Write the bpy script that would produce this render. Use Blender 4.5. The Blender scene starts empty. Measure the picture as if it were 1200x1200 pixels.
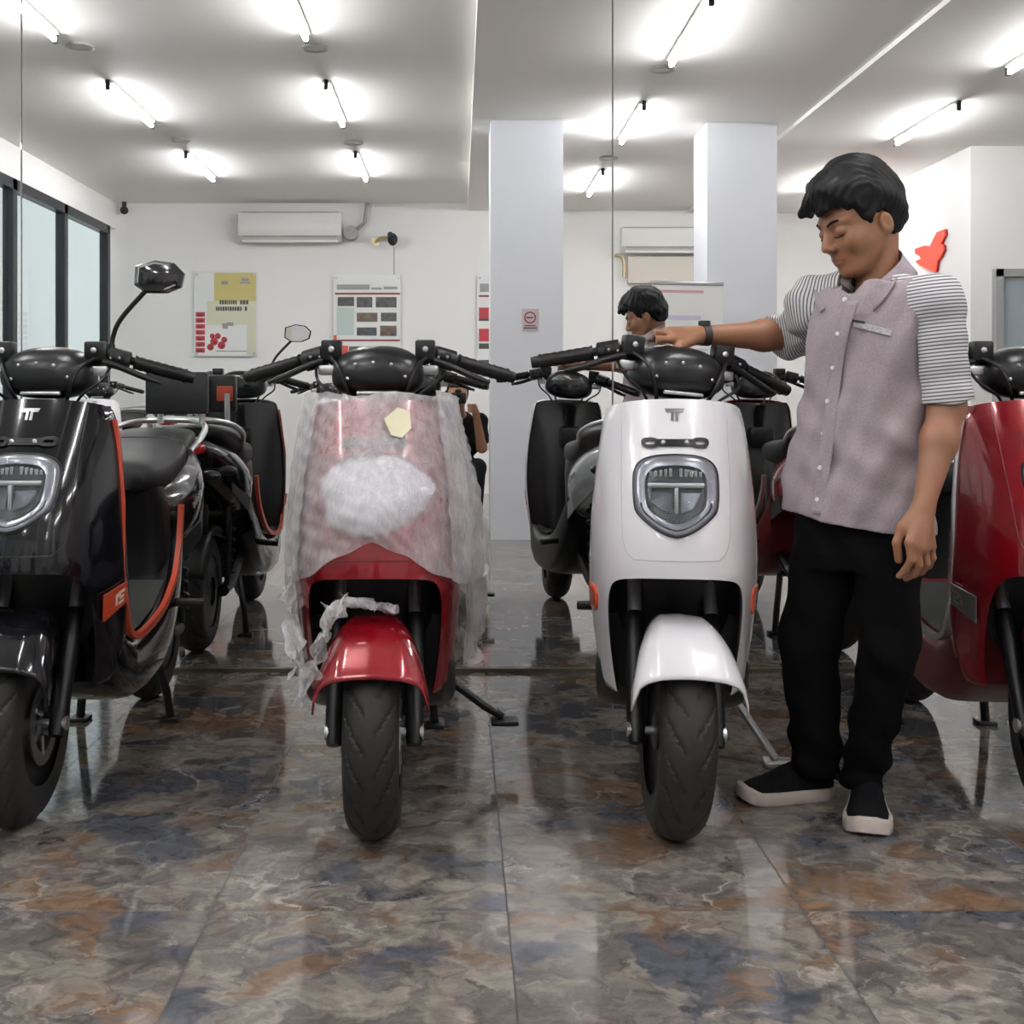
import bpy, bmesh, math, random
import numpy as np
from mathutils import Vector, Matrix
random.seed(7); np.random.seed(7)
PI = math.pi
S = bpy.context.scene
COL = S.collection
CAMH = 1.04            # lens height
F = 1450.0             # focal length in pixels of the 1200 px frame
VX, VY = 537.0, 467.0  # principal point
MY = 4.71              # the mirror wall stands at y = MY
def W(px, py, d):
    """a point at depth d along the sight line through a pixel"""
    return np.array([(px-VX)*d/F, d, CAMH-(py-VY)*d/F])

# ------------------------------------------------------------------ materials
def nodes_of(name):
    m = bpy.data.materials.new(name); m.use_nodes = True
    nt = m.node_tree; return m, nt, nt.nodes['Principled BSDF']
def pm(name, col, rough=0.5, metal=0.0, coat=0.0, spec=0.5, emit=None, estr=0.0, bump=0.0, bscale=200.0, var=0.0, vscale=8.0):
    m, nt, b = nodes_of(name)
    b.inputs['Base Color'].default_value = (*col, 1)
    b.inputs['Roughness'].default_value = rough
    b.inputs['Metallic'].default_value = metal
    b.inputs['Coat Weight'].default_value = coat
    b.inputs['Coat Roughness'].default_value = 0.04
    b.inputs['Specular IOR Level'].default_value = spec
    if emit:
        b.inputs['Emission Color'].default_value = (*emit, 1); b.inputs['Emission Strength'].default_value = estr
    if bump or var:
        tc = nt.nodes.new('ShaderNodeTexCoord')
        if bump:
            n = nt.nodes.new('ShaderNodeTexNoise'); n.inputs['Scale'].default_value = bscale; n.inputs['Detail'].default_value = 3
            bp = nt.nodes.new('ShaderNodeBump'); bp.inputs['Strength'].default_value = bump; bp.inputs['Distance'].default_value = 0.002
            nt.links.new(tc.outputs['Object'], n.inputs['Vector']); nt.links.new(n.outputs['Fac'], bp.inputs['Height'])
            nt.links.new(bp.outputs['Normal'], b.inputs['Normal'])
        if var:
            n = nt.nodes.new('ShaderNodeTexNoise'); n.inputs['Scale'].default_value = vscale; n.inputs['Detail'].default_value = 5
            mx = nt.nodes.new('ShaderNodeMix'); mx.data_type = 'RGBA'
            mx.inputs['A'].default_value = (*[c*(1-var) for c in col], 1)
            mx.inputs['B'].default_value = (*[min(1, c*(1+var)) for c in col], 1)
            nt.links.new(tc.outputs['Object'], n.inputs['Vector']); nt.links.new(n.outputs['Fac'], mx.inputs['Factor'])
            nt.links.new(mx.outputs['Result'], b.inputs['Base Color'])
    return m
M = {}

# ------------------------------------------------------------------ objects
def tag(o, label=None, cat=None, group=None, kind=None):
    if label: o['label'] = label
    if cat: o['category'] = cat
    if group: o['group'] = group
    if kind: o['kind'] = kind
    return o
def thing(name, label, cat, loc=(0,0,0), rz=0.0, group=None):
    o = bpy.data.objects.new(name, None); COL.objects.link(o)
    o.empty_display_size = 0.1
    o.location = loc; o.rotation_euler = (0,0,rz)
    return tag(o, label, cat, group)
def link(name, me, mat=None, parent=None, label=None):
    o = bpy.data.objects.new(name, me); COL.objects.link(o)
    if mat is not None:
        me.materials.clear(); me.materials.append(mat)
    if parent is not None: o.parent = parent
    if label: o['label'] = label
    return o
class MB:
    """collects shapes; build() links them as one mesh object"""
    def __init__(s): s.v = []; s.f = []
    def add(s, vs, fs):
        k = len(s.v); s.v += [tuple(map(float, p)) for p in vs]; s.f += [tuple(i+k for i in f) for f in fs]; return s
    def bm(s, bm):
        bm.verts.index_update()
        s.add([v.co[:] for v in bm.verts], [[v.index for v in f.verts] for f in bm.faces]); bm.free(); return s
    def box(s, lo, hi, bev=0.0, seg=2, rot=None, at=None):
        bm = bmesh.new(); bmesh.ops.create_cube(bm, size=1.0)
        lo = Vector(lo); hi = Vector(hi); c = (lo+hi)/2; d = hi-lo
        for v in bm.verts: v.co = Vector((v.co.x*d.x, v.co.y*d.y, v.co.z*d.z))
        if bev > 0: bmesh.ops.bevel(bm, geom=bm.edges[:], offset=min(bev, min(d)*0.49), segments=seg, affect='EDGES', profile=0.5)
        for v in bm.verts:
            if rot is not None: v.co = rot @ v.co
            v.co += c
        return s.bm(bm)
    def ring_loft(s, rings, cap=True, closed=True):
        n = len(rings[0]); vs = [p for r in rings for p in r]; fs = []
        for i in range(len(rings)-1):
            for j in range(n if closed else n-1):
                a = i*n+j; b = i*n+(j+1)%n
                fs.append((a, b, b+n, a+n))
        if cap and closed:
            fs.append(tuple(range(n))[::-1]); fs.append(tuple(range((len(rings)-1)*n, len(rings)*n)))
        return s.add(vs, fs)
    def tube(s, pts, r, n=10, cap=True):
        pts = [Vector(p) for p in pts]; rs = r if hasattr(r, '__len__') else [r]*len(pts)
        rings = []; up = None
        for i, p in enumerate(pts):
            t = (pts[min(i+1, len(pts)-1)]-pts[max(i-1, 0)]).normalized()
            if up is None:
                up = t.orthogonal().normalized()
            up = (up - t*up.dot(t))
            up = up.normalized() if up.length > 1e-6 else t.orthogonal().normalized()
            w = t.cross(up)
            rings.append([p+(up*math.cos(a)+w*math.sin(a))*rs[i] for a in [2*PI*k/n for k in range(n)]])
        return s.ring_loft(rings, cap)
    def cyl(s, a, b, r, r2=None, n=20): return s.tube([a, b], [r, r if r2 is None else r2], n)
    def lathe(s, prof, c, axis='x', n=48, closed=False):
        """prof: list of (offset along axis, radius)"""
        rings = []
        for (o, r) in prof:
            rg = []
            for k in range(n):
                a = 2*PI*k/n; u, w = r*math.cos(a), r*math.sin(a)
                rg.append({'x': (c[0]+o, c[1]+u, c[2]+w), 'y': (c[0]+w, c[1]+o, c[2]+u), 'z': (c[0]+u, c[1]+w, c[2]+o)}[axis])
            rings.append(rg)
        if closed: rings.append(rings[0])
        return s.ring_loft(rings, not closed)
    def prism(s, poly, h0, h1, plane='xz'):
        """extrude a polygon; plane xz -> along y, yz -> along x, xy -> along z"""
        def pt(u, w, h): return {'xz': (u, h, w), 'yz': (h, u, w), 'xy': (u, w, h)}[plane]
        n = len(poly)
        vs = [pt(u, w, h0) for u, w in poly]+[pt(u, w, h1) for u, w in poly]
        fs = [tuple(range(n)), tuple(range(n, 2*n))[::-1]]+[(i, i+n, (i+1) % n+n, (i+1) % n) for i in range(n)]
        return s.add(vs, fs)
    def grid(s, rows):
        n = len(rows[0]); vs = [p for r in rows for p in r]
        return s.add(vs, [(i*n+j, i*n+j+1, (i+1)*n+j+1, (i+1)*n+j) for i in range(len(rows)-1) for j in range(n-1)])
    def sphere(s, c, r, n=16, sc=(1,1,1)):
        bm = bmesh.new(); bmesh.ops.create_uvsphere(bm, u_segments=n, v_segments=max(6, n//2), radius=1.0)
        for v in bm.verts: v.co = Vector((c[0]+v.co.x*r*sc[0], c[1]+v.co.y*r*sc[1], c[2]+v.co.z*r*sc[2]))
        return s.bm(bm)
    def mesh(s, name, smooth=35, fix=True):
        me = bpy.data.meshes.new(name); me.from_pydata(s.v, [], s.f); me.update()
        if fix:
            bm = bmesh.new(); bm.from_mesh(me); bmesh.ops.recalc_face_normals(bm, faces=bm.faces[:]); bm.to_mesh(me); bm.free()
        if smooth:
            me.polygons.foreach_set('use_smooth', [True]*len(me.polygons))
            if smooth < 180: me.set_sharp_from_angle(angle=math.radians(smooth))
        me.update(); return me
    def build(s, name, mat, parent=None, smooth=35, fix=True, label=None):
        return link(name, s.mesh(name, smooth, fix), mat, parent, label)
def solid(o, t, off=-1, sub=0):
    m = o.modifiers.new('solid', 'SOLIDIFY'); m.thickness = t; m.offset = off
    return o
def spl(pts, n=8):
    """Catmull-Rom through points"""
    P = [np.array(p, float) for p in pts]; out = []
    for i in range(len(P)-1):
        p0 = P[max(i-1, 0)]; p1 = P[i]; p2 = P[i+1]; p3 = P[min(i+2, len(P)-1)]
        for k in range(n):
            t = k/n
            out.append(0.5*((2*p1)+(-p0+p2)*t+(2*p0-5*p1+4*p2-p3)*t*t+(-p0+3*p1-3*p2+p3)*t**3))
    out.append(P[-1]); return out
def resample(pts, n):
    P = np.array(pts, float); L = np.r_[0, np.cumsum(np.linalg.norm(np.diff(P, axis=0), axis=1))]
    t = np.linspace(0, L[-1], n)
    return np.stack([np.interp(t, L, P[:, k]) for k in range(P.shape[1])], 1)
def rrect(cx, cz, hw, hh, y, n=28, e=3.0):
    """superellipse ring in a plane of constant y"""
    out = []
    for k in range(n):
        a = 2*PI*k/n; c, s_ = math.cos(a), math.sin(a)
        out.append((cx+hw*math.copysign(abs(c)**(2/e), c), y, cz+hh*math.copysign(abs(s_)**(2/e), s_)))
    return out

# ------------------------------------------------------------------ organic surfaces (signed distance -> mesh)
def smin(a, b, k):
    h = np.clip(0.5+0.5*(b-a)/k, 0, 1); return b+(a-b)*h-k*h*(1-h)
def smax(a, b, k): return -smin(-a, -b, k)
def cap(P, a, b, ra, rb):
    a = np.asarray(a, float); b = np.asarray(b, float); ab = b-a
    t = np.clip(((P-a)@ab)/max(ab@ab, 1e-9), 0, 1)
    return np.linalg.norm(P-a-t[:, None]*ab, axis=1)-(ra+(rb-ra)*t)
def ell(P, c, r, R=None):
    q = P-np.asarray(c, float)
    if R is not None: q = q@np.asarray(R).T
    r = np.asarray(r, float); k0 = np.linalg.norm(q/r, axis=1); k1 = np.linalg.norm(q/(r*r), axis=1)
    return k0*(k0-1)/np.maximum(k1, 1e-9)
def nets(f, lo, hi, h, name, smooth_it=1):
    lo = np.asarray(lo, float); hi = np.asarray(hi, float); B = 4
    nb = np.ceil((hi-lo)/(h*B)).astype(int); n = nb*B+1
    # coarse pass
    cs = [lo[k]+(np.arange(nb[k])+0.5)*h*B for k in range(3)]
    G = np.stack(np.meshgrid(*cs, indexing='ij'), -1).reshape(-1, 3)
    dc = f(G).reshape(nb)
    near = np.abs(dc) < h*B*1.6
    D = np.repeat(np.repeat(np.repeat(np.where(dc > 0, 1., -1.).astype(np.float32), B, 0), B, 1), B, 2)
    D = np.pad(D, ((0,1),)*3, mode='edge')
    nr = np.repeat(np.repeat(np.repeat(near, B, 0), B, 1), B, 2); nr = np.pad(nr, ((0,1),)*3, mode='edge')
    for ax in range(3):     # cover block borders
        nr = nr | np.roll(nr, 1, ax)
    idx = np.argwhere(nr)
    for i0 in range(0, len(idx), 400000):
        I = idx[i0:i0+400000]
        D[I[:, 0], I[:, 1], I[:, 2]] = f(lo+I*h)
    D[0] = D[-1] = 1; D[:, 0] = D[:, -1] = 1; D[:, :, 0] = D[:, :, -1] = 1
    Sg = D < 0
    c = np.zeros(tuple(np.array(D.shape)-1), np.int8)
    for dx in (0,1):
        for dy in (0,1):
            for dz in (0,1):
                c += Sg[dx:dx+c.shape[0], dy:dy+c.shape[1], dz:dz+c.shape[2]]
    mix = (c > 0) & (c < 8); C = np.argwhere(mix)
    vid = -np.ones(c.shape, np.int64); vid[mix] = np.arange(len(C))
    acc = np.zeros((len(C), 3)); cnt = np.zeros(len(C))
    cor = [(x, y, z) for x in (0,1) for y in (0,1) for z in (0,1)]
    for a in cor:
        for ax in range(3):
            if a[ax]: continue
            b = list(a); b[ax] = 1
            da = D[C[:,0]+a[0], C[:,1]+a[1], C[:,2]+a[2]]; db = D[C[:,0]+b[0], C[:,1]+b[1], C[:,2]+b[2]]
            m = (da < 0) != (db < 0); t = np.where(m, da/np.where(m, da-db, 1), 0)
            p = np.tile(np.array(a, float), (len(C), 1)); p[:, ax] = t
            acc[m] += p[m]; cnt[m] += 1
    V = lo+(C+acc/np.maximum(cnt, 1)[:, None])*h
    Q = []
    for ax in range(3):
        u, w = (ax+1) % 3, (ax+2) % 3
        s0 = [slice(None)]*3; s1 = [slice(None)]*3; s0[ax] = slice(0, -1); s1[ax] = slice(1, None)
        A = Sg[tuple(s0)]; Bq = Sg[tuple(s1)]; E = np.argwhere(A != Bq)
        ok = (E[:, u] > 0) & (E[:, w] > 0) & (E[:, u] < D.shape[u]-1) & (E[:, w] < D.shape[w]-1); E = E[ok]
        fl = A[E[:,0], E[:,1], E[:,2]]
        def cell(du, dw):
            q = E.copy(); q[:, u] += du; q[:, w] += dw; return vid[q[:,0], q[:,1], q[:,2]]
        q = np.stack([cell(-1,-1), cell(0,-1), cell(0,0), cell(-1,0)], 1)
        q[~fl] = q[~fl][:, ::-1]; Q.append(q)
    Q = np.concatenate(Q); Q = Q[(Q >= 0).all(1)]
    for _ in range(smooth_it):
        sm = np.zeros_like(V); k = np.zeros(len(V))
        for i in range(4):
            a, b = Q[:, i], Q[:, (i+1) % 4]
            np.add.at(sm, a, V[b]); np.add.at(k, a, 1); np.add.at(sm, b, V[a]); np.add.at(k, b, 1)
        V = V*0.5+0.5*sm/np.maximum(k, 1)[:, None]
    me = bpy.data.meshes.new(name)
    me.vertices.add(len(V)); me.vertices.foreach_set('co', V.ravel())
    me.loops.add(len(Q)*4); me.loops.foreach_set('vertex_index', Q.ravel())
    me.polygons.add(len(Q)); me.polygons.foreach_set('loop_start', np.arange(len(Q))*4); me.polygons.foreach_set('loop_total', np.full(len(Q), 4))
    me.polygons.foreach_set('use_smooth', np.ones(len(Q), bool))
    me.update(calc_edges=True); me.validate()
    return me, V
def vattr(me, name, vals):
    a = me.attributes.new(name, 'FLOAT', 'POINT'); a.data.foreach_set('value', np.asarray(vals, np.float32))
EXPOSURE = 1.62
# ================================================================== room
def shade_floor():
    m, nt, b = nodes_of('slate tiles'); N = nt.nodes; L = nt.links
    tc = N.new('ShaderNodeTexCoord'); sep = N.new('ShaderNodeSeparateXYZ'); L.new(tc.outputs['Object'], sep.inputs[0])
    def math_(op, a, b_=None, c_=None):
        n = N.new('ShaderNodeMath'); n.operation = op
        for i, x in enumerate((a, b_, c_)):
            if x is None: continue
            if isinstance(x, (int, float)): n.inputs[i].default_value = x
            else: L.new(x, n.inputs[i])
        return n.outputs[0]
    tx = math_('DIVIDE', math_('SUBTRACT', sep.outputs['X'], 0.10), 0.6)
    ty = math_('DIVIDE', math_('SUBTRACT', sep.outputs['Y'], 3.11), 0.6)
    fx, fy = math_('FLOOR', tx), math_('FLOOR', ty)
    cx = N.new('ShaderNodeCombineXYZ'); L.new(fx, cx.inputs[0]); L.new(fy, cx.inputs[1])
    wn = N.new('ShaderNodeTexWhiteNoise'); wn.noise_dimensions = '3D'; L.new(cx.outputs[0], wn.inputs['Vector'])
    off = N.new('ShaderNodeVectorMath'); off.operation = 'SCALE'; L.new(wn.outputs['Color'], off.inputs[0]); off.inputs['Scale'].default_value = 9.0
    base = N.new('ShaderNodeVectorMath'); base.operation = 'ADD'; L.new(tc.outputs['Object'], base.inputs[0]); L.new(off.outputs[0], base.inputs[1])
    dn = N.new('ShaderNodeTexNoise'); dn.inputs['Scale'].default_value = 7.5; dn.inputs['Detail'].default_value = 6; dn.inputs['Roughness'].default_value = .6
    L.new(base.outputs[0], dn.inputs['Vector'])
    dsub = N.new('ShaderNodeVectorMath'); dsub.operation = 'MULTIPLY_ADD'; L.new(dn.outputs['Color'], dsub.inputs[0])
    dsub.inputs[1].default_value = (.26, .20, .0); L.new(base.outputs[0], dsub.inputs[2])
    def noise(scale, detail, rough, dist, seed):
        mp = N.new('ShaderNodeMapping'); mp.inputs['Location'].default_value = (seed*3.7, seed*1.9, seed); mp.inputs['Rotation'].default_value = (0, 0, seed*.9)
        L.new(dsub.outputs[0], mp.inputs[0])
        n = N.new('ShaderNodeTexNoise'); n.inputs['Scale'].default_value = scale; n.inputs['Detail'].default_value = detail; n.inputs['Roughness'].default_value = rough; n.inputs['Distortion'].default_value = dist
        L.new(mp.outputs[0], n.inputs['Vector']); return n.outputs['Fac']
    def step(v, a, b_, k=1.0):
        r_ = N.new('ShaderNodeMapRange'); r_.interpolation_type = 'SMOOTHSTEP'; r_.inputs['From Min'].default_value = a; r_.inputs['From Max'].default_value = b_; r_.inputs['To Max'].default_value = k
        L.new(v, r_.inputs[0]); return r_.outputs[0]
    def over(c0, c1, f):
        m_ = N.new('ShaderNodeMix'); m_.data_type = 'RGBA'; L.new(f, m_.inputs['Factor'])
        if isinstance(c0, tuple): m_.inputs['A'].default_value = (*c0, 1)
        else: L.new(c0, m_.inputs['A'])
        m_.inputs['B'].default_value = (*c1, 1); return m_.outputs['Result']
    n1 = N.new('ShaderNodeTexNoise'); n1.inputs['Scale'].default_value = 4.5; n1.inputs['Detail'].default_value = 8; L.new(dsub.outputs[0], n1.inputs['Vector'])
    c_ = over((.235,.206,.176), (.120,.107,.099), step(noise(7, 8, .65, .4, 1), .42, .60))
    c_ = over(c_, (.074,.081,.100), step(noise(2.7, 7, .58, .5, 2), .515, .60, .88))
    c_ = over(c_, (.185,.108,.060), step(noise(3.0, 7, .58, .6, 3), .53, .62, .80))
    c_ = over(c_, (.030,.031,.036), step(noise(4.6, 8, .62, .8, 4), .60, .70, .75))
    rg_ = math_('ABSOLUTE', math_('SUBTRACT', noise(3.0, 6, .55, .9, 5), .5))
    vn = math_('MULTIPLY', math_('SUBTRACT', 1.0, step(rg_, .0, .022)), step(noise(5, 3, .5, 0, 6), .45, .62, .70))
    class mx: outputs = {'Result': over(c_, (.38,.345,.31), vn)}
    # fine mottling
    n3 = N.new('ShaderNodeTexNoise'); n3.inputs['Scale'].default_value = 26; n3.inputs['Detail'].default_value = 6; L.new(dsub.outputs[0], n3.inputs['Vector'])
    mr = N.new('ShaderNodeMapRange'); mr.inputs['From Min'].default_value = .3; mr.inputs['From Max'].default_value = .7; mr.inputs['To Min'].default_value = .62; mr.inputs['To Max'].default_value = 1.35
    L.new(n3.outputs['Fac'], mr.inputs[0])
    mul = N.new('ShaderNodeVectorMath'); mul.operation = 'SCALE'; L.new(mx.outputs['Result'], mul.inputs[0]); L.new(mr.outputs[0], mul.inputs['Scale'])
    # joints
    def edge(t):
        f = math_('FRACT', t); return math_('MINIMUM', f, math_('SUBTRACT', 1.0, f))
    g = math_('LESS_THAN', math_('MINIMUM', edge(tx), edge(ty)), .0026)
    mg = N.new('ShaderNodeMix'); mg.data_type = 'RGBA'; L.new(g, mg.inputs['Factor']); L.new(mul.outputs[0], mg.inputs['A']); mg.inputs['B'].default_value = (.035,.033,.032,1)
    L.new(mg.outputs['Result'], b.inputs['Base Color'])
    b.inputs['Roughness'].default_value = .085; b.inputs['IOR'].default_value = 1.57
    rr = math_('ADD', math_('MULTIPLY', g, .4), .075); L.new(rr, b.inputs['Roughness'])
    bp = N.new('ShaderNodeBump'); bp.inputs['Strength'].default_value = .05; bp.inputs['Distance'].default_value = .002
    L.new(n1.outputs['Fac'], bp.inputs['Height']); L.new(bp.outputs['Normal'], b.inputs['Normal'])
    return m
M['wall'] = pm('white wall paint', (.86,.848,.828), .6, bump=.04, bscale=90)
M['ceil'] = pm('ceiling paint', (.90,.878,.84), .7, bump=.03, bscale=60)
M['col'] = pm('column paint', (.66,.67,.705), .5)
M['alu'] = pm('dark aluminium', (.03,.033,.037), .35, .3)
M['strip'] = pm('brown strip', (.10,.075,.05), .4)
M['ext'] = pm('outside render', (.74,.74,.70), .8)
M['pave'] = pm('outside paving', (.35,.34,.32), .8)
M['doorgrey'] = pm('grey door', (.36,.41,.45), .4)
M['white'] = pm('white plastic', (.76,.75,.72), .35)
M['steel'] = pm('steel', (.55,.55,.56), .3, 1)
M['grey'] = pm('grey plastic', (.36,.36,.35), .5)
M['black'] = pm('black plastic', (.012,.012,.013), .45)
M['tubegl'] = pm('fluorescent tube', (.9,.9,.9), .4, emit=(.97,.975,1.0), estr=34.0)
m, nt, b = nodes_of('mirror silver')
b.inputs['Base Color'].default_value = (.95,.955,.95,1); b.inputs['Metallic'].default_value = 1; b.inputs['Roughness'].default_value = 0
M['mirror'] = m
m, nt, b = nodes_of('window glass')
g = nt.nodes.new('ShaderNodeBsdfGlossy'); g.inputs['Roughness'].default_value = 0.0
t = nt.nodes.new('ShaderNodeBsdfTransparent'); t.inputs['Color'].default_value = (.88,.91,.90,1)
fr = nt.nodes.new('ShaderNodeFresnel'); fr.inputs['IOR'].default_value = 1.6
mx = nt.nodes.new('ShaderNodeMixShader'); ge = nt.nodes.new('ShaderNodeNewGeometry'); bk_ = nt.nodes.new('ShaderNodeMath'); bk_.operation = 'SUBTRACT'; bk_.inputs[0].default_value = 1.0; nt.links.new(ge.outputs['Backfacing'], bk_.inputs[1])
ml_ = nt.nodes.new('ShaderNodeMath'); ml_.operation = 'MULTIPLY'; nt.links.new(fr.outputs[0], ml_.inputs[0]); nt.links.new(bk_.outputs[0], ml_.inputs[1]); nt.links.new(ml_.outputs[0], mx.inputs[0]); nt.links.new(t.outputs[0], mx.inputs[1]); nt.links.new(g.outputs[0], mx.inputs[2])
nt.links.new(mx.outputs[0], nt.nodes['Material Output'].inputs['Surface']); M['glass'] = m

XL, XR, YB = -3.73, 6.2, -4.08
ZL, ZM, ZR = 3.17, 3.09, 3.06
def struct(name, mb, mat, parent=None, smooth=0):
    o = mb.build(name, mat, parent, smooth=smooth)
    if parent is None: o['kind'] = 'structure'
    return o
struct('pavement_outside', MB().box((-5.4, -9.0, -.12), (-3.85, MY+.3, -.02)), M['pave'])
struct('floor', MB().box((-3.85, YB-.1, -.1), (XR+.2, MY+.3, 0)), shade_floor())
struct('ceiling', MB().box((XL-.1, YB-.1, ZL), (.10, MY+.2, ZL+.2)).box((.10, YB-.1, ZM), (2.5, MY+.2, ZL+.2)).box((2.5, YB-.1, ZR), (XR+.1, MY+.2, ZL+.2)), M['ceil'])
struct('wall_back', MB().box((XL-.1, YB-.1, 0), (XR+.1, YB, ZL)), M['wall'])
struct('wall_front', MB().box((XL-.1, MY+.012, 0), (XR+.1, MY+.2, ZL)), M['wall'])
struct('wall_right', MB().box((XR, YB, 0), (XR+.1, MY+.1, ZL)), M['wall'])
struct('wall_side_block', MB().box((4.10, YB, 0), (XR, -.48, ZR)), M['wall'])
struct('wall_left', MB().box((XL-.12, YB, 2.89), (XL, MY+.1, ZL)), M['wall'])
struct('trim_1', MB().box((-2.2, MY-.014, 0), (3.3, MY+.0, .014)), M['strip'])
struct('column_left', MB().box((.238, -.20, 0), (.772, .32, ZM)), M['col'])
struct('column_right', MB().box((1.850, -.30, 0), (2.37, .22, ZM)), M['col'])
# mirror wall, three tall sheets
ms = [(-3.70, -1.665, 'left'), (-1.661, .586, 'mid'), (.590, 2.84, 'right')]
ml = {'left': 'tall frameless wall mirror sheet left of the seam, behind the black scooter',
      'mid': 'tall frameless wall mirror sheet between the two seams, behind the wrapped red scooter',
      'right': 'tall frameless wall mirror sheet right of the seam, behind the standing person'}
for a, b_, k in ms:
    o = MB().box((a, MY, .012), (b_, MY+.006, 3.06), .0015, 1).build('wall_mirror', M['mirror'], smooth=0)
    tag(o, ml[k], 'mirror', 'mirror sheets covering the wall')
# glazed left side
ms_ = [-3.80, -2.36, -1.0, .37, 1.74, 3.11, 4.48]
for i in range(len(ms_)-1):
    y0, y1 = ms_[i], ms_[i+1]
    fr_ = MB()
    fr_.box((XL-.09, y0-.05, 0), (XL+.0, y0+.05, 2.89)).box((XL-.09, y0, 2.80), (XL, y1, 2.89)).box((XL-.09, y0, 0), (XL, y1, .09))
    if i == len(ms_)-2: fr_.box((XL-.09, y1-.05, 0), (XL, y1+.05, 2.89))
    o = struct('window_%d' % (i+1), fr_, M['alu'])
    MB().box((XL-.05, y0+.05, .09), (XL-.042, y1-.05, 2.80)).build('pane', M['glass'], o, smooth=0)
struct('wall_outside', MB().box((-5.4, -9.0, 0), (-5.2, MY+.3, 3.5)), M['ext'])
struct('door_1', MB().box((4.33, -.50, 0), (5.25, -.44, 2.01), .005), M['doorgrey'])
MB().box((4.27, -.52, 0), (4.33, -.40, 2.07)).box((5.25, -.52, 0), (5.31, -.40, 2.07)).box((4.27, -.52, 2.01), (5.31, -.40, 2.07)).build('door_frame', M['grey'], bpy.data.objects['door_1'], smooth=0)
MB().cyl((4.42, -.44, 1.0), (4.42, -.38, 1.0), .012).cyl((4.42, -.38, 1.0), (4.54, -.38, 1.0), .01).build('door_handle', M['alu'], bpy.data.objects['door_1'])

# ---------------------------------------------------------------- lights
tubes = [(-2.28, 2.40, 3.07, 'left column of tubes'), (-2.28, .18, 3.07, ''), (-2.28, -2.13, 3.07, ''),
         (-.86, 2.40, 3.07, ''), (-.86, .18, 3.07, ''), (-.86, -2.13, 3.07, ''),
         (1.25, 2.12, 3.0, ''), (1.25, -.10, 3.0, ''), (1.26, -2.55, 3.0, ''),
         (3.14, 2.32, 2.90, ''), (3.20, .34, 2.90, ''), (3.20, -2.0, 2.90, '')]
rowname = ['nearest the mirror', 'in the middle row', 'nearest the back wall']
colname = ['beside the glazed side', 'second from the glazed side', 'right of the ceiling step', 'under the lowered ceiling']
for i, (x, y, z, _) in enumerate(tubes):
    zc = ZL if x < .1 else ZM if x < 2.5 else ZR
    z2 = zc-.047; k_ = (z2-CAMH)/(z-CAMH); y = 2*MY-(2*MY-y-.6)*k_-.6; x *= k_; z = z2
    t = thing('tube_light', 'lit white ceiling tube %s, %s' % (colname[i//3], rowname[i % 3]), 'ceiling light', (x, y, zc), 0, 'fluorescent tubes on the ceiling')
    MB().cyl((0, .03, z-zc), (0, 1.17, z-zc), .016, n=14).build('tube', M['tubegl'], t)
    for yy in (0, 1.2):
        MB().box((-.014, yy-.015, z-zc-.020), (.014, yy+.015, 0), .004).build('end_socket', M['black'], t)
    MB().box((-.026, .015, z-zc+.026), (.026, 1.185, 0), .003).build('shade_batten', M['white'], t, smooth=0)  # slim strip added above the tube to shade the ceiling and soften its halo
M['downl'] = pm('unlit downlight glass', (.62,.61,.58), .3)
M['ring'] = pm('downlight ring', (.55,.54,.52), .4)
for i, (x, y) in enumerate([(-2.28, 1.96), (-.87, 1.92), (1.27, 1.74), (-2.28, -.75), (-.87, -.85), (1.28, -1.1)]):
    zc = ZL if x < .1 else ZM
    t = thing('downlight', 'unlit round recessed downlight %s, %s' % (['beside the glazed side', 'second from the glazed side', 'right of the ceiling step'][i % 3], 'near the mirror wall' if i < 3 else 'toward the back wall'), 'downlight', (x, y, zc), 0, 'recessed downlights')
    MB().lathe([(0, .075), (-.012, .085), (-.016, .075), (-.008, .058)], (0,0,0), 'z', 28).build('rim', M['ring'], t)
    MB().lathe([(-.004, .057), (-.010, .05), (-.012, .02)], (0,0,0), 'z', 24).build('diffuser', M['downl'], t)

# ---------------------------------------------------------------- back-wall furnishings
def air_con(x0, x1, z0, z1, label):
    t = thing('air_conditioner', label, 'air conditioner', ((x0+x1)/2, YB, z0), 0, 'wall air conditioners')
    w = (x1-x0)/2; h = z1-z0
    pr = [(0, 0), (.12, .0), (.19, .06), (.205, .12), (.205, h-.05), (.19, h-.01), (.16, h), (0, h)]
    pr = [(max(a,.004), b_) for a, b_ in pr]; MB().prism(pr, -w, w, 'yz').build('body', M['white'], t, smooth=30)
    MB().box((-w+.1,.001,.05),(w-.1,.008,h-.05)).build('wall_mount', M['steel'], t, smooth=0)
    MB().box((-w+.05, .175, .048), (w-.05, .199, .056)).build('louver_slot', M['grey'], t, smooth=0)
    MB().box((-w+.04, .130, -.012), (w-.04, .175, .014), .004).build('louver', M['white'], t, smooth=0)
    q = MB()
    for k in range(5): q.box((-w+.03, .06+.025*k, h-.001), (w-.03, .07+.025*k, h+.004))
    q.build('intake_grille', M['grey'], t, smooth=0)
    return t
a1 = air_con(-2.365, -1.257, 2.735, 3.05, 'white split air conditioner on back wall above the yellow poster')
a2 = air_con(1.76, 2.80, 2.62, 2.885, 'white split air conditioner on back wall beyond the right column')
o = MB().cyl((-1.19, YB+.01, 2.83), (-1.19, YB+.16, 2.83), .075).cyl((-1.19, YB+.05, 2.83), (-1.05, YB+.05, 2.95), .02).cyl((-1.05, YB+.05, 2.95), (-1.02, YB+.05, 3.17), .02).build('wall_mounted_pipe_cover', M['grey'], None)
o.location.x = .03; tag(o, 'grey round pipe cover on wall at the end of the air conditioner', 'pipe cover')
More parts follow.
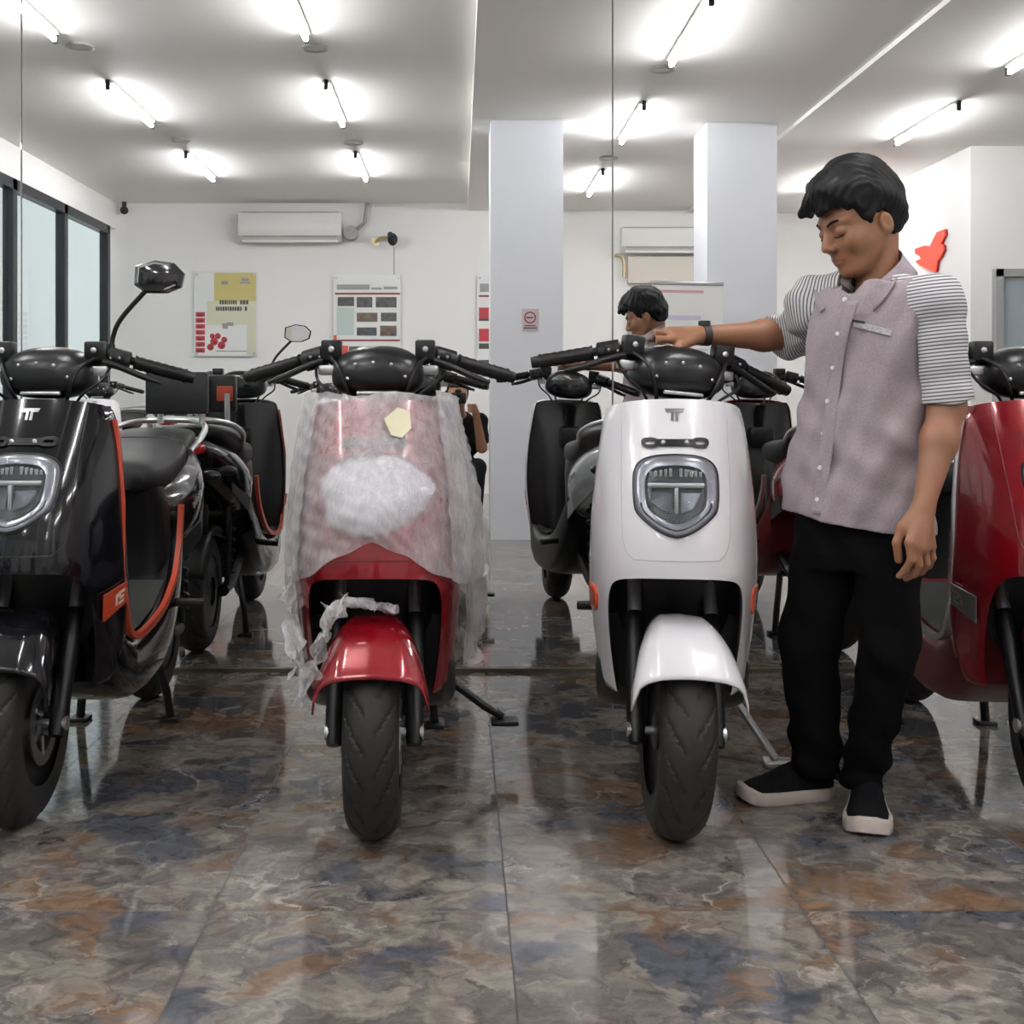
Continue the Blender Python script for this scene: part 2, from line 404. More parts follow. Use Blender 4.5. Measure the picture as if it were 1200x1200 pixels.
M['brass'] = pm('brass', (.55,.45,.28), .35, .8)
t = thing('wall_camera', 'dark wall camera on a brass arm above the photo board', 'camera', (-.90, YB, 2.75))
MB().cyl((0, 0, 0), (0, .015, 0), .05).tube(spl([(0,.01,0),(.05,.08,.03),(.15,.12,.03)]), .016).build('arm', M['brass'], t)
MB().sphere((.19,.13,.01), .055, 18, (1,1,1.25)).cyl((.17,.14,.05), (.17,.23,.05), .03).build('camera_head', M['black'], t)
MB().tube(spl([(.19,.10,-.04),(.20,.01,-.1),(.20,.008,-.36)]), .004, 6).build('cable', M['grey'], t)
o = MB().sphere((-3.62, YB+.09, 3.08), .045, 16).cyl((-3.62, YB+.09, 3.12), (-3.62, YB+.09, 3.17), .025).build('ceiling_camera', M['black'])
tag(o, 'small dark dome camera in the ceiling corner over the glazed side', 'camera')
o = MB().box((1.84, YB, 2.29), (2.80, YB+.09, 2.58), .006).build('wall_mounted_box', pm('beige box', (.68,.63,.55), .5), smooth=0)
tag(o, 'beige box panel on wall under the air conditioner beyond right column', 'box')
o = MB().tube(spl([(1.70,YB+.05,2.60),(1.77,YB+.06,2.58),(1.80,YB+.06,2.5),(1.80,YB+.05,2.36)]), .018).build('wall_mounted_pipe', M['brass'])
tag(o, 'short yellowish pipe beside the beige box on the back wall', 'pipe')

M['p_white'] = pm('poster white', (.80,.81,.79), .3)
M['p_yel'] = pm('poster yellow', (.62,.53,.20), .3)
M['p_pale'] = pm('poster pale yellow', (.70,.69,.52), .3)
M['p_ink'] = pm('poster ink', (.09,.09,.09), .5)
M['p_mid'] = pm('poster grey print', (.34,.35,.34), .5)
M['p_red'] = pm('poster red print', (.50,.05,.06), .4)
M['p_dred'] = pm('poster dark red print', (.28,.03,.04), .4)
M['p_pink'] = pm('poster pink print', (.70,.38,.40), .4)
M['p_green'] = pm('poster pale green', (.55,.64,.61), .3)
M['p_ph'] = pm('printed photograph', (.10,.10,.10), .4, var=.9, vscale=22)
M['p_ph2'] = pm('printed photograph warm', (.17,.13,.10), .4, var=.9, vscale=18)
M['p_lil'] = pm('poster lilac print', (.62,.60,.74), .4)
def panel(name, label, cat, x0, x1, z0, z1, mat, y=YB, th=.012, off=.02, pins=True):
    t = thing(name, label, cat, ((x0+x1)/2, y, z0))
    MB().box((x0-(x0+x1)/2, off, 0), (x1-(x0+x1)/2, off+th, z1-z0), .002, 1).build('board', mat, t, smooth=0)
    if pins:
        for xx in (x0+.03, x1-.03):
            for zz in (.03, z1-z0-.03): MB().cyl((xx-(x0+x1)/2, .003, zz), (xx-(x0+x1)/2, off+th+.006, zz), .014).build('wall_mount', M['steel'], t)
    return t, (x0+x1)/2, off+th
def patch(t, cx, f, name, mat, rects, lift=.001):
    q = MB()
    for (x0, z0, x1, z1) in rects: q.box((x0-cx, f-.001, z0), (x1-cx, f+lift, z1))
    return q.build(name, mat, t, smooth=0)
# yellow poster
x0, x1, z0, z1 = -2.877, -2.19, 1.50, 2.42
t, cx, f = panel('poster', 'yellow and white poster with red figures and dark headline on back wall', 'poster', x0, x1, z0, z1, M['p_white'])
patch(t, cx, f, 'yellow_field', M['p_yel'], [(x0+.22, .60, x1-.01, z1-z0-.01)])
patch(t, cx, f, 'pale_field', M['p_pale'], [(x0+.14, .34, x1-.11, .60), (x1-.11, .02, x1-.01, .60)], .0012)
q = MB()
for k, (zz, a, b_) in enumerate([(.565, .28, .58), (.495, .24, .56)]):
    xx = a
    while xx < b_:
        w = random.uniform(.02, .035)
        if random.random() < .85: q.box((x0+xx-cx, f, zz), (x0+xx+w-.006-cx, f+.003, zz+.045))
        xx += w
q.build('headline', M['p_ink'], t, smooth=0)
patch(t, cx, f, 'small_print', M['p_mid'], [(x0+.24, .05, x0+.58, .06), (x1-.19, .79, x1-.07, .81), (x1-.17, .82, x1-.09, .85), (x0+.30,.78,x0+.37,.82)], .003)
q = MB(); q2 = MB()
for k in range(7):
    zz = .04+.065*k; q.box((x0+.02-cx, f, zz), (x0+.12-cx, f+.003, zz+.05)); q2.box((x0+.04-cx, f, zz+.005), (x0+.09-cx, f+.004, zz+.03))
for (a, zz, r) in [(.18,.10,.04),(.22,.16,.045),(.26,.22,.035),(.30,.12,.045),(.33,.18,.035),(.20,.22,.03)]:
    q.lathe([(f-.001, r), (f+.003, r*.9)], (x0+a-cx, 0, zz), 'y', 9)
    q2.lathe([(f-.001, r*.5), (f+.004, r*.4)], (x0+a+.01-cx, 0, zz-.01), 'y', 8)
q.build('red_figures', M['p_red'], t, smooth=0); q2.build('dark_figures', M['p_dred'], t, smooth=0)
patch(t, cx, f, 'green_bird', M['p_mid'], [(x0+.31, .30, x0+.37, .36), (x0+.36, .33, x0+.43, .37)], .003)
# photo board
x0, x1, z0, z1 = -1.36, -.624, 1.42, 2.38
t, cx, f = panel('photo_board', 'white notice board with a grid of photographs on back wall', 'notice board', x0, x1, z0, z1, M['p_white'])
s = (x1-x0)/78.0
def pb(px0, py0, px1, py1): return (x0+(px0-392)*s, z1-z0-(py1-320)*s, x0+(px1-392)*s, z1-z0-(py0-320)*s)
patch(t, cx, f, 'header_text', M['p_mid'], [pb(396,330.5,434,336.5), pb(436,334,448,336.5), pb(450,333,466,336)], .002)
patch(t, cx, f, 'red_rule', M['p_dred'], [pb(394,340,469,342.2), pb(394,394,469,396)], .002)
patch(t, cx, f, 'tinted_field', M['p_green'], [pb(396,357,416,389)], .002)
patch(t, cx, f, 'photographs', M['p_ph'], [pb(397,345,416,355.5), pb(419,345,437,357), pb(441,345,465,357), pb(447,363,465,373), pb(419,380,442,389.5)], .003)
patch(t, cx, f, 'warm_photographs', M['p_ph2'], [pb(419,363,443,373.5), pb(446,378,465,390), pb(410,402,455,407)], .003)
patch(t, cx, f, 'red_corner', pm('poster bright red', (.72,.10,.06), .4), [pb(392.5,389,396,418), pb(396,394,401,418), pb(401,401,409,418)], .004)
# red tile poster behind the near column
x0, x1, z0, z1 = .205, .90, 1.30, 2.38
t, cx, f = panel('poster', 'white poster with stacked red pictures partly behind the near column', 'poster', x0, x1, z0, z1, M['p_white'])
patch(t, cx, f, 'heading', M['p_mid'], [(x0+.03, .90, x0+.35, .99)], .002)
patch(t, cx, f, 'red_rule', M['p_dred'], [(x0+.02, .845, x0+.6, .865)], .002)
patch(t, cx, f, 'red_pictures', M['p_red'], [(x0+.02, .60, x0+.17, .73), (x0+.02, .36, x0+.17, .50), (x0+.22, .60, x0+.38, .73), (x0+.22, .36, x0+.38, .50)], .002)
patch(t, cx, f, 'dark_captions', M['p_ink'], [(x0+.02, .585, x0+.17, .61), (x0+.02, .28, x0+.17, .34), (x0+.02, .13, x0+.3, .16)], .003)
# small sign on the near column
t, cx, f = panel('prohibition_sign', 'small pinkish prohibition sign on the column face', 'sign', .464, .592, 1.535, 1.70, pm('sign pink', (.56,.46,.48), .4), y=.32, th=.004, off=0.0, pins=False)
q = MB()
ang = [2*PI*k/28 for k in range(28)]
rr_ = [[(.0+r*math.cos(a), f+.001, .10+r*math.sin(a)) for a in ang] for r in (.044, .034)]
q.ring_loft(rr_, cap=False); q.build('red_ring', M['p_dred'], t, smooth=0)
MB().box((-.026, f, .094), (.022, f+.002, .106)).box((-.05, f, .018), (.05, f+.002, .028)).box((-.04, f, .036), (.04, f+.002, .044)).build('symbol', M['p_ink'], t, smooth=0)
# standing banner
t = thing('standing_banner', 'white standing banner with lilac print beside the right column', 'banner', (1.63, .62, 0), math.radians(-12))
MB().box((-.27, 0, .06), (.27, .004, 1.86)).build('print_sheet', M['p_white'], t, smooth=0)
q = MB()
for k in range(9): q.box((-.22, .003, 1.50-.04*k), (random.uniform(.02,.2), .006, 1.515-.04*k))
q.box((-.22,.003,1.60), (.1,.006,1.63)); q.build('lilac_text', M['p_lil'], t, smooth=0)
MB().box((-.24,.003,1.79), (.12,.006,1.81)).sphere((.02,.004,1.5), .06, 14, (1,.06,.7)).build('pink_print', M['p_pink'], t, smooth=0)
MB().box((-.28,-.05,0), (.28,.06,.06), .01).cyl((0,-.02,.05), (0,-.02,1.86), .008).box((-.275,-.006,1.845), (.275,.01,1.875), .004).build('stand', M['steel'], t)
t, cx, f = panel('notice_frame', 'grey framed notice on back wall left of the right column', 'notice', 1.84, 2.24, 1.62, 2.22, M['p_mid'])
patch(t, cx, f, 'notice_sheet', M['p_white'], [(1.92, .05, 2.18, .54)], .002)
# glowing red emblem on the side wall
neon = [(345,350),(480,345),(580,390),(640,280),(690,205),(800,200),(810,290),(745,400),(785,440),(790,510),(740,600),(690,640),(665,800),(630,800),(560,740),(430,650),(350,550),(440,540),(420,490),(350,430)]
def nz(p):
    x = 1050+p[0]/13.333; y = 260+p[1]/13.333; dm = 4.10*F/(x-VX); return (2*MY-dm, CAMH+(VY-y)*10.7/F)
pp = [nz(p) for p in neon]
M['neon'] = pm('lit red acrylic', (.45,.02,.01), .4, emit=(1.0,.045,.022), estr=.62)
M['neonedge'] = pm('dark red edge', (.35,.03,.03), .4)
t = thing('wall_emblem', 'glowing red winged emblem on the white side wall', 'wall sign', (4.10, pp[0][0], 2.1))
cy_ = sum(p[0] for p in pp)/len(pp)
MB().prism([(p[0]-pp[0][0], p[1]-2.1) for p in pp], -.030, -.022, 'yz').build('lit_face', M['neon'], t, smooth=0)
MB().prism([((p[0]-cy_)*1.02+cy_-pp[0][0], (p[1]-2.28)*1.02+.18) for p in pp], -.022, 0, 'yz').build('backing', M['neonedge'], t, smooth=0)
# ================================================================== scooters
M['tire'] = pm('tyre rubber', (.020,.019,.018), .6, spec=.4, bump=.1, bscale=400)
M['rim'] = pm('wheel rim', (.02,.02,.022), .35, .2)
M['disc'] = pm('brake disc steel', (.45,.45,.46), .3, 1)
M['silver'] = pm('silver metal', (.60,.60,.61), .32, .9)
M['chrome'] = pm('chrome', (.75,.75,.77), .12, 1)
M['blk'] = pm('satin black', (.0055,.0055,.006), .40, spec=.38)
M['blkgl'] = pm('gloss black', (.006,.006,.008), .12, coat=1)
M['seat'] = pm('seat vinyl', (.009,.009,.010), .5, spec=.4, bump=.15, bscale=350)
M['mat_rub'] = pm('floor rubber', (.022,.023,.019), .7)
M['orange'] = pm('orange trim', (.46,.055,.018), .4)
M['amber'] = pm('orange reflector', (.75,.10,.03), .2, coat=.6)
M['redlens'] = pm('red lens', (.40,.01,.012), .15, coat=1)
M['label'] = pm('pale lettering', (.75,.62,.50), .4)
M['chgrey'] = pm('badge grey', (.30,.29,.30), .3, .6)
M['lampdark'] = pm('lamp housing', (.012,.013,.016), .25)
M['screen'] = pm('meter screen', (.01,.012,.014), .08, coat=1)
M['mirglass'] = pm('mirror glass', (.82,.83,.84), .03, 1)
M['wh'] = pm('white paint', (.79,.765,.785), .22, coat=.9)
M['rd'] = pm('deep red paint', (.27,.004,.011), .24, .25, coat=1)
M['bk'] = pm('black paint', (.006,.006,.008), .13, .0, coat=.45, spec=.35)
M['gy'] = pm('grey paint', (.36,.37,.38), .25, coat=.7)
# clear lamp cover: mostly see-through with a gloss
def clear(name, tint, k):
    m, nt, b = nodes_of(name); N = nt.nodes; L = nt.links
    t = N.new('ShaderNodeBsdfTransparent'); t.inputs['Color'].default_value = (*tint, 1)
    b.inputs['Base Color'].default_value = (.8,.82,.84,1); b.inputs['Roughness'].default_value = .05
    mx = N.new('ShaderNodeMixShader'); mx.inputs[0].default_value = k
    L.new(t.outputs[0], mx.inputs[1]); L.new(b.outputs[0], mx.inputs[2]); L.new(mx.outputs[0], N['Material Output'].inputs['Surface']); return m
M['lens'] = clear('clear lamp cover', (.95,.96,.97), .04)
M['bezel'] = pm('smoked silver bezel', (.30,.30,.335), .25, .6, coat=.5)
M['cell'] = pm('lamp reflector', (.10,.105,.12), .2, .8)
# crinkled packing film
def film():
    m, nt, b = nodes_of('packing film'); N = nt.nodes; L = nt.links
    tc = N.new('ShaderNodeTexCoord')
    mp = N.new('ShaderNodeMapping'); mp.inputs['Scale'].default_value = (1.0, 1.0, .45); mp.inputs['Rotation'].default_value = (0, .5, 0); L.new(tc.outputs['Object'], mp.inputs[0])
    n = N.new('ShaderNodeTexNoise'); n.inputs['Scale'].default_value = 70; n.inputs['Detail'].default_value = 8; n.inputs['Roughness'].default_value = .75; n.inputs['Distortion'].default_value = .6
    L.new(mp.outputs[0], n.inputs['Vector'])
    n2 = N.new('ShaderNodeTexNoise'); n2.inputs['Scale'].default_value = 9; n2.inputs['Detail'].default_value = 3; L.new(tc.outputs['Object'], n2.inputs['Vector'])
    ad = N.new('ShaderNodeMath'); ad.operation = 'MULTIPLY_ADD'; L.new(n2.outputs['Fac'], ad.inputs[0]); ad.inputs[1].default_value = .55; L.new(n.outputs['Fac'], ad.inputs[2])
    mr = N.new('ShaderNodeMapRange'); mr.inputs['From Min'].default_value = .50; mr.inputs['From Max'].default_value = 1.05; mr.inputs['To Min'].default_value = .22; mr.inputs['To Max'].default_value = .60
    L.new(ad.outputs[0], mr.inputs[0])
    b.inputs['Base Color'].default_value = (.80,.77,.78,1); b.inputs['Roughness'].default_value = .28
    bp = N.new('ShaderNodeBump'); bp.inputs['Strength'].default_value = .6; bp.inputs['Distance'].default_value = .004; L.new(n.outputs['Fac'], bp.inputs['Height']); L.new(bp.outputs[0], b.inputs['Normal'])
    t = N.new('ShaderNodeBsdfTransparent')
    mx = N.new('ShaderNodeMixShader'); L.new(mr.outputs[0], mx.inputs[0]); L.new(t.outputs[0], mx.inputs[1]); L.new(b.outputs[0], mx.inputs[2])
    L.new(mx.outputs[0], N['Material Output'].inputs['Surface']); return m
M['film'] = film()
M['foam'] = pm('packing foam', (.74,.72,.76), .6, bump=.4, bscale=60)
M['sticker'] = pm('cream sticker', (.70,.66,.45), .5)

RW = .245                      # wheel radius
YCZ = [.28,.38,.48,.58,.64,.72,.80,.90,1.00,1.06]
YCV = [.075,.030,-.030,-.085,-.095,-.080,-.050,.010,.075,.115]
def ypanel(x, z):
    """front face of the shield: nose profile plus the wrap-round of its sides"""
    yc = float(np.interp(z, YCZ, YCV)); a = min(abs(x)/.205, 1.25)
    return yc+.10*a**2+.16*a**5
OUT = spl([(.168,.310),(.187,.37),(.200,.46),(.2085,.56),(.2085,.66),(.203,.76),(.193,.86),(.181,.945),(.172,.995),(.160,1.018),(.12,1.030),(.06,1.036),(0,1.038)], 6)
INN = spl([(.140,.305),(.150,.37),(.158,.45),(.161,.53),(.155,.583),(.138,.608),(.10,.619),(.05,.623),(0,.624)], 6)

def tyre_mesh(name, grooves=True):
    R, w = RW, .064; na, nc = (264, 44) if grooves else (72, 16)
    V = []; Fc = []
    for i in range(na):
        th = 2*PI*i/na
        for j in range(nc):
            s_ = -1+2*j/(nc-1); al = s_*1.95         # arc across the tread
            x = w*math.sin(min(max(al, -PI/2), PI/2))*(1 if abs(al) < PI/2 else 1-.16*(abs(al)-PI/2))
            r = R-.058+.058*math.cos(al) if abs(al) < PI/2 else R-.058-.040*(abs(al)-PI/2)/.38
            if grooves and abs(al) < 1.15:
                k = abs(al); ph = (th*9/(PI)+k*1.15+(0.5 if al > 0 else 0)) % 1.0
                if .16 < k < 1.1 and ph < .17: r -= .0042
                elif k < .03 and False: r -= .003
            V.append((x, r*math.cos(th), RW+r*math.sin(th)))
    for i in range(na):
        for j in range(nc-1):
            a = i*nc+j; b = ((i+1) % na)*nc+j
            Fc.append((a, b, b+1, a+1))
    m = MB(); m.add(V, Fc); return m
_tyre = {}
def tyre(name, mat, parent, y, fine):
    if fine not in _tyre: _tyre[fine] = tyre_mesh('tyre', fine).mesh('tyre', 30)
    o = link(name, _tyre[fine], mat, parent); o.location = (0, y, 0); return o

def horseshoe(n=120, rows=12, pf=None):
    full_o = [(-x, z) for x, z in OUT]+[(x, z) for x, z in OUT[::-1]][1:]
    full_i = [(-x, z) for x, z in INN]+[(x, z) for x, z in INN[::-1]][1:]
    o = resample(full_o, n); i = resample(full_i, n)
    R = []
    for k in range(rows+1):
        t = k/rows; q = i*(1-t)+o*t
        R.append([(x, ypanel(x, z), z) for x, z in q])
    # return flanges
    R.insert(0, [(x*.985, ypanel(x, z)+.035, z-.003*0) for x, z in i])
    R.append([(x*.985, ypanel(x, z)+.028, z-.004) for x, z in o])
    return R

def scooter(name, label, loc, rz=0, lean=0, body='wh', side=None, trim=None, fairing=None, group='electric scooters', fine=True,
            steer=0, wsteer=0, stand='side', backrest=False, mirrors='', wrapped=False, logo=True, marker=None, inner='blk', reflect=True, tail=None):
    t = thing(name, label, 'scooter', loc, rz, group)
    t.rotation_euler = (0, lean, rz)
    B = M[body]; SD = M[side or body]; FA = M[fairing or body]; TL = M[tail or body]
    # ---- front wheel
    ft = tyre('front_tire', M['tire'], t, 0, fine); ft.rotation_euler = (0,0,0)
    q = MB().lathe([(-.045,.205),(-.05,.19),(-.02,.185),(.02,.185),(.05,.19),(.045,.205)], (0,0,RW), 'x', 40)
    for k in range(5):
        a = 2*PI*k/5+.3
        for da in (-.10, .10):
            q.tube([(0, .04*math.cos(a), RW+.04*math.sin(a)), (.012, .12*math.cos(a+da*.6), RW+.12*math.sin(a+da*.6)), (.02, .19*math.cos(a+da), RW+.19*math.sin(a+da))], [.016,.012,.012], 8)
    q.lathe([(-.055,.03),(-.05,.045),(.05,.045),(.055,.03)], (0,0,RW), 'x', 20)
    q.build('rim', M['rim'], ft)
    q = MB().lathe([(.058,.10),(.062,.10),(.062,.068),(.058,.068)], (0,0,RW), 'x', 40, closed=True)
    for k in range(6):
        a = 2*PI*k/6; q.tube([(.06,.03*math.cos(a),RW+.03*math.sin(a)),(.06,.075*math.cos(a+.4),RW+.075*math.sin(a+.4))], .006, 6)
    q.build('brake_disc', M['disc'], ft)
    MB().box((.050,.06,RW+.02),(.085,.13,RW+.10), .012).build('brake_caliper', M['blk'], ft)
    MB().cyl((-.105,0,RW),(.105,0,RW),.011).cyl((-.118,0,RW),(-.098,0,RW),.018,n=12).cyl((.098,0,RW),(.118,0,RW),.018,n=12).build('axle', M['silver'], ft)
    # ---- fork legs
    def fk(s_, f): return (s_*.095, .0+.30*f, RW+.56*f)
    for s_ in (-1, 1):
        lg = MB().tube([fk(s_,-.05), fk(s_,.0), fk(s_,.28), fk(s_,.43), fk(s_,.46)], [.018,.0225,.0225,.025,.019], 14).build('fork_leg', M['blk'], t)
        MB().tube([fk(s_,.44), fk(s_,.95)], .0175, 14).build('fork_tube', M['silver'], lg)
    MB().box((-.12,.20,.66),(.12,.26,.70), .008).cyl((0,.16,.60),(0,.31,1.00), .026).build('steering_stem', M['blk'], t)
    # ---- front fender
    rows = []; R0 = RW+.020
    nt_, nu = 26, 22
    for i in range(nt_+1):
        row = []
        for j in range(nu+1):
            u = -1+2*j/nu; a = abs(u)
            th0 = math.radians(37-11*max(0, a-.80)/.20+2*math.cos(u*PI*.5)); th1 = math.radians(108)
            th = th0+(th1-th0)*i/nt_
            w = float(np.interp(math.degrees(th), [15,40,70,95,118], [.132,.128,.106,.084,.074]))
            r = R0+.008-.075*max(0, a-.55)**1.6/.45**1.6*(1.0 if True else 0)
            if a < .55: r += .004*(1-a/.55)
            row.append((w*(a if a < .62 else .62+.38*math.sin((a-.62)/.38*PI/2))*math.copysign(1, u), -r*math.cos(th), RW+r*math.sin(th)))
        rows.append(row)
    f = MB().grid(rows).build('front_fender', B, t, smooth=50); solid(f, .005, 0)
    if wsteer:
        pv = Vector((0,.14,.56)); Rw = Matrix.Translation(pv) @ Matrix.Rotation(wsteer, 4, Vector((0,.4,1)).normalized()) @ Matrix.Translation(-pv)
        for ch in list(t.children):
            if ch.name.split('.')[0] in ('front_tire','fork_leg','front_fender'): ch.matrix_local = Rw @ ch.matrix_local
    # ---- front panel
    fp = MB().ring_loft(horseshoe(), cap=False, closed=False).build('front_panel', B, t, smooth=60); solid(fp, .003, 0)
    for s_ in (-1, 1):
        # crease line between centre panel and side
        pts = [(s_*x, ypanel(x, z)-.0018, z) for x, z in spl([(.128,1.02),(.128,.93),(.128,.82),(.125,.72),(.115,.68),(.10,.665)], 5)]
        MB().tube(pts, .0014, 6).build('panel_seam', M['blk'] if body == 'bk' else M['seam_'+body], fp)
    MB().tube([(x, ypanel(x, .663)-.0015, .663) for x in np.linspace(-.10,.10,12)], .0014, 6).build('panel_seam', M['seam_'+body], fp)
    # ---- emblem
    if logo:
        q = MB(); z0 = 1.016
        def pp(x, z): return (x, ypanel(x, z)-.0045, z)
        for (pts) in ([(-.024,0),(.024,0),(.020,-.010),(.009,-.010),(.009,-.030),(.002,-.030),(.002,-.008),(-.002,-.008),(-.002,-.030),(-.009,-.030),(-.009,-.010),(-.020,-.010)],):
            n = len(pts); vs = [pp(x, z0+z) for x, z in pts]+[(x, ypanel(x, z0+z)+.003, z0+z) for x, z in pts]
            q.add(vs, [tuple(range(n)), tuple(range(n, 2*n))[::-1]]+[(i, (i+1) % n, (i+1) % n+n, i+n) for i in range(n)])
        q.build('emblem', M['chgrey'] if body != 'bk' else M['silver'], fp, smooth=0)
    # ---- badge bar with holes
    zb = .935; q = MB()
    def op(x, z, d): return (x, ypanel(x, z)-d, z)
    rows = [[op(x, z, d) for x in np.linspace(-.046,.046,12)] for z, d in ((zb-.0095,.0), (zb-.0095,.007), (zb+.0075,.007), (zb+.0075,.0))]
    q.grid(rows)
    for s_ in (-1, 1):
        rg = [[op(s_*.060+rx*math.copysign(abs(math.cos(a))**.7, math.cos(a)), zb-.001+rz_*math.copysign(abs(math.sin(a))**.8, math.sin(a)), d) for a in np.linspace(0, 2*PI, 33)[:-1]] for rx, rz_, d in ((.0125,.0042,-.001),(.0125,.0042,.009),(.021,.0120,.009),(.021,.0120,-.001))]
        q.ring_loft(rg+[rg[0]], cap=False)
    bb = q.build('plate_bracket', M['blk'], fp)
    for s_ in (-1, 1): MB().sphere(op(s_*.028, zb-.001, .007), .0062, 12, (1,.5,1)).build('screw', M['silver'], bb)
    # ---- headlight
    sh = [(0,.902),(.045,.899),(.076,.888),(.092,.868),(.0955,.835),(.093,.792),(.084,.769),(.050,.741),(.022,.727),(0,.722)]
    sh = spl(sh, 4); full = [(x, z) for x, z in sh]+[(-x, z) for x, z in sh[::-1]][1:-1]
    cz = .818
    def shr(s_, dy, sz=None): return [(x*s_, ypanel(x*s_, cz+(z-cz)*(sz or s_))+dy, cz+(z-cz)*(sz or s_)) for x, z in full]
    hl = MB().ring_loft([shr(1.03,.004), shr(1.03,-.004), shr(1.0,-.013), shr(.93,-.017), shr(.76,-.012), shr(.73,-.002)], cap=False).build('headlight', M['bezel'], t, smooth=50)
    for kk in (.88,):
        pth = shr(kk,-.0165); nn = len(pth); lo_ = [p for p in pth if p[2] < .80]; lo_.sort(key=lambda p: p[0])
        MB().tube(lo_, .0022, 6).build('bezel_groove', M['lampdark'], hl)
    MB().ring_loft([shr(1.07,.004), shr(1.07,-.005), shr(1.03,-.005)], cap=False).build('lamp_gasket', M['blk'], hl, smooth=50)
    MB().ring_loft([shr(.745,-.002), shr(.72,-.005), shr(.5,-.005), shr(.1,-.005)], cap=True).build('lamp_housing', M['lampdark'], hl, smooth=50)
    q = MB(); zz = .835
    q.box((-.066, ypanel(0,zz)-.012, zz-.006),(.066, ypanel(0,zz)+.004, zz+.006), .003)
    q.box((-.005, ypanel(0,.79)-.012, .752),(.005, ypanel(0,.79)+.004, .832), .003)
    q.build('light_bar', M['silver'], hl)
    for s_ in (-1, 1):
        q = MB(); c0 = (s_*.032, .800)
        po = [(-.022,.018),(.026,.018),(.028,.0),(.004,-.020),(-.022,-.028)]
        po = [(c0[0]+s_*x, c0[1]+z) for x, z in po]; ce = (c0[0], c0[1]-.002)
        q.ring_loft([[(x, ypanel(x,z)-.011, z) for x, z in po], [(ce[0]+(x-ce[0])*.55, ypanel(x,z)+.002, ce[1]+(z-ce[1])*.55) for x, z in po]], cap=True)
        q.build('lamp_cell', M['cell'], hl, smooth=0)
        q = MB()
        for k in range(5):
            x = s_*(.012+.0115*k); q.box((x-.0035, ypanel(x,.86)-.008,.848),(x+.0035, ypanel(x,.86)+.003,.874-.002*k), .001, 1)
        q.build('led_segment', M['silver'], hl, smooth=0)
    MB().ring_loft([shr(.97,-.018), shr(.8,-.0225), shr(.5,-.0245), shr(.1,-.025)], cap=True).build('lens', M['lens'], hl, smooth=60)
    # ---- side reflectors
    if reflect:
        for s_ in (-1, 1):
            rows = [[(s_*x, ypanel(x, z)-.004, z) for x in np.linspace(xa, xb, 6)] for z, xa, xb in [(.575,.192,.2085),(.55,.186,.2085),(.52,.186,.2070),(.505,.190,.2055)]]
            solid(MB().grid(rows).build('side_reflector', M['amber'], fp, smooth=60), .004, 1)
    # ---- inner leg shield (rider side)
    R = []
    for z in np.linspace(.36, 1.02, 16):
        ow = float(np.interp(z, [p[1] for p in OUT[:60]], [p[0] for p in OUT[:60]])) if z < 1.0 else .165
        w = ow-.006; ye = ypanel(ow, z)+.012; yi = float(np.interp(z, [.36,.5,.8,1.02], [.36,.34,.30,.24])); yf = max(ypanel(0,z)+.10, yi-.16)
        ring = []
        for k in range(14):
            u = -1+2*k/13; ring.append((w*u, ye+(max(yi,ye+.012)-ye)*(1-abs(u)**4)+.012, z))
        for k in range(14):
            u = 1-2*k/13; ring.append((w*.96*u, min(ye+.0+(yf-ye)*(1-abs(u)**3), ye+.008), z))
        R.append(ring)
    ip = MB().ring_loft(R).build('inner_panel', M[inner], t, smooth=40)
    MB().box((-.06,.285,.80),(.06,.345,.90), .015).build('glove_box_lid', M['blk'], ip)
    # wheel-arch liner
    MB().box((-.155,.22,.40),(.155,.30,.655), .02).build('arch_liner', M['blk'], t)
    # ---- floor / lower fairing
    Y = [.20,.27,.36,.50,.66,.80,.92,1.00]
    zt = [.50,.425,.385,.39,.415,.475,.57,.66]; zbm = [.30,.25,.215,.205,.215,.25,.33,.44]; hw = [.185,.196,.200,.200,.198,.194,.188,.178]
    R = [rrect(0,(a+b)/2,h,(a-b)/2,y,36,5) for y,a,b,h in zip(Y,zt,zbm,hw)]
    lf = MB().ring_loft(R).build('lower_fairing', FA, t, smooth=45)
    MB().grid([[(x, y, float(np.interp(y,Y,zt))+.004) for x in np.linspace(-.165,.165,8)] for y in np.linspace(.30,.80,14)]).build('floor_mat', M['mat_rub'], t, smooth=60)
    if trim:
        for s_ in (-1, 1):
            yz = spl([(.205,.985),(.200,.90),(.185,.78),(.18,.66),(.20,.55),(.255,.435),(.30,.405),(.36,.393),(.50,.400),(.66,.425),(.80,.485),(.88,.56),(.925,.64),(.94,.70)], 5)
            xs = np.interp([p[0] for p in yz], [.18,.25,.5,.8,.94], [.206,.2035,.2055,.2005,.190]); zz = np.array([p[1] for p in yz])
            xo = [min(xs[i], float(np.interp(zz[i], [.30,.40,.56,.76,.945,.99],[.168,.2075,.213,.207,.186,.178]))) if zz[i] > .42 and yz[i][0] < .26 else xs[i] for i in range(len(yz))]
            q = MB(); rings = []
            wd = np.interp([p[0] for p in yz], [.18,.26,.4,.9],[.006,.008,.009,.011])
            P = np.array(yz); T = np.gradient(P, axis=0); T /= np.linalg.norm(T, axis=1)[:,None]
            for i in range(len(P)):
                nrm = np.array([-T[i,1], T[i,0]])*wd[i]; x = s_*xo[i]
                a = P[i]+nrm; b_ = P[i]-nrm
                rings.append([(x-s_*.012,a[0],a[1]),(x+s_*.004,a[0],a[1]),(x+s_*.004,b_[0],b_[1]),(x-s_*.012,b_[0],b_[1])])
            q.ring_loft(rings).build('floor_trim', M[trim], t, smooth=30)
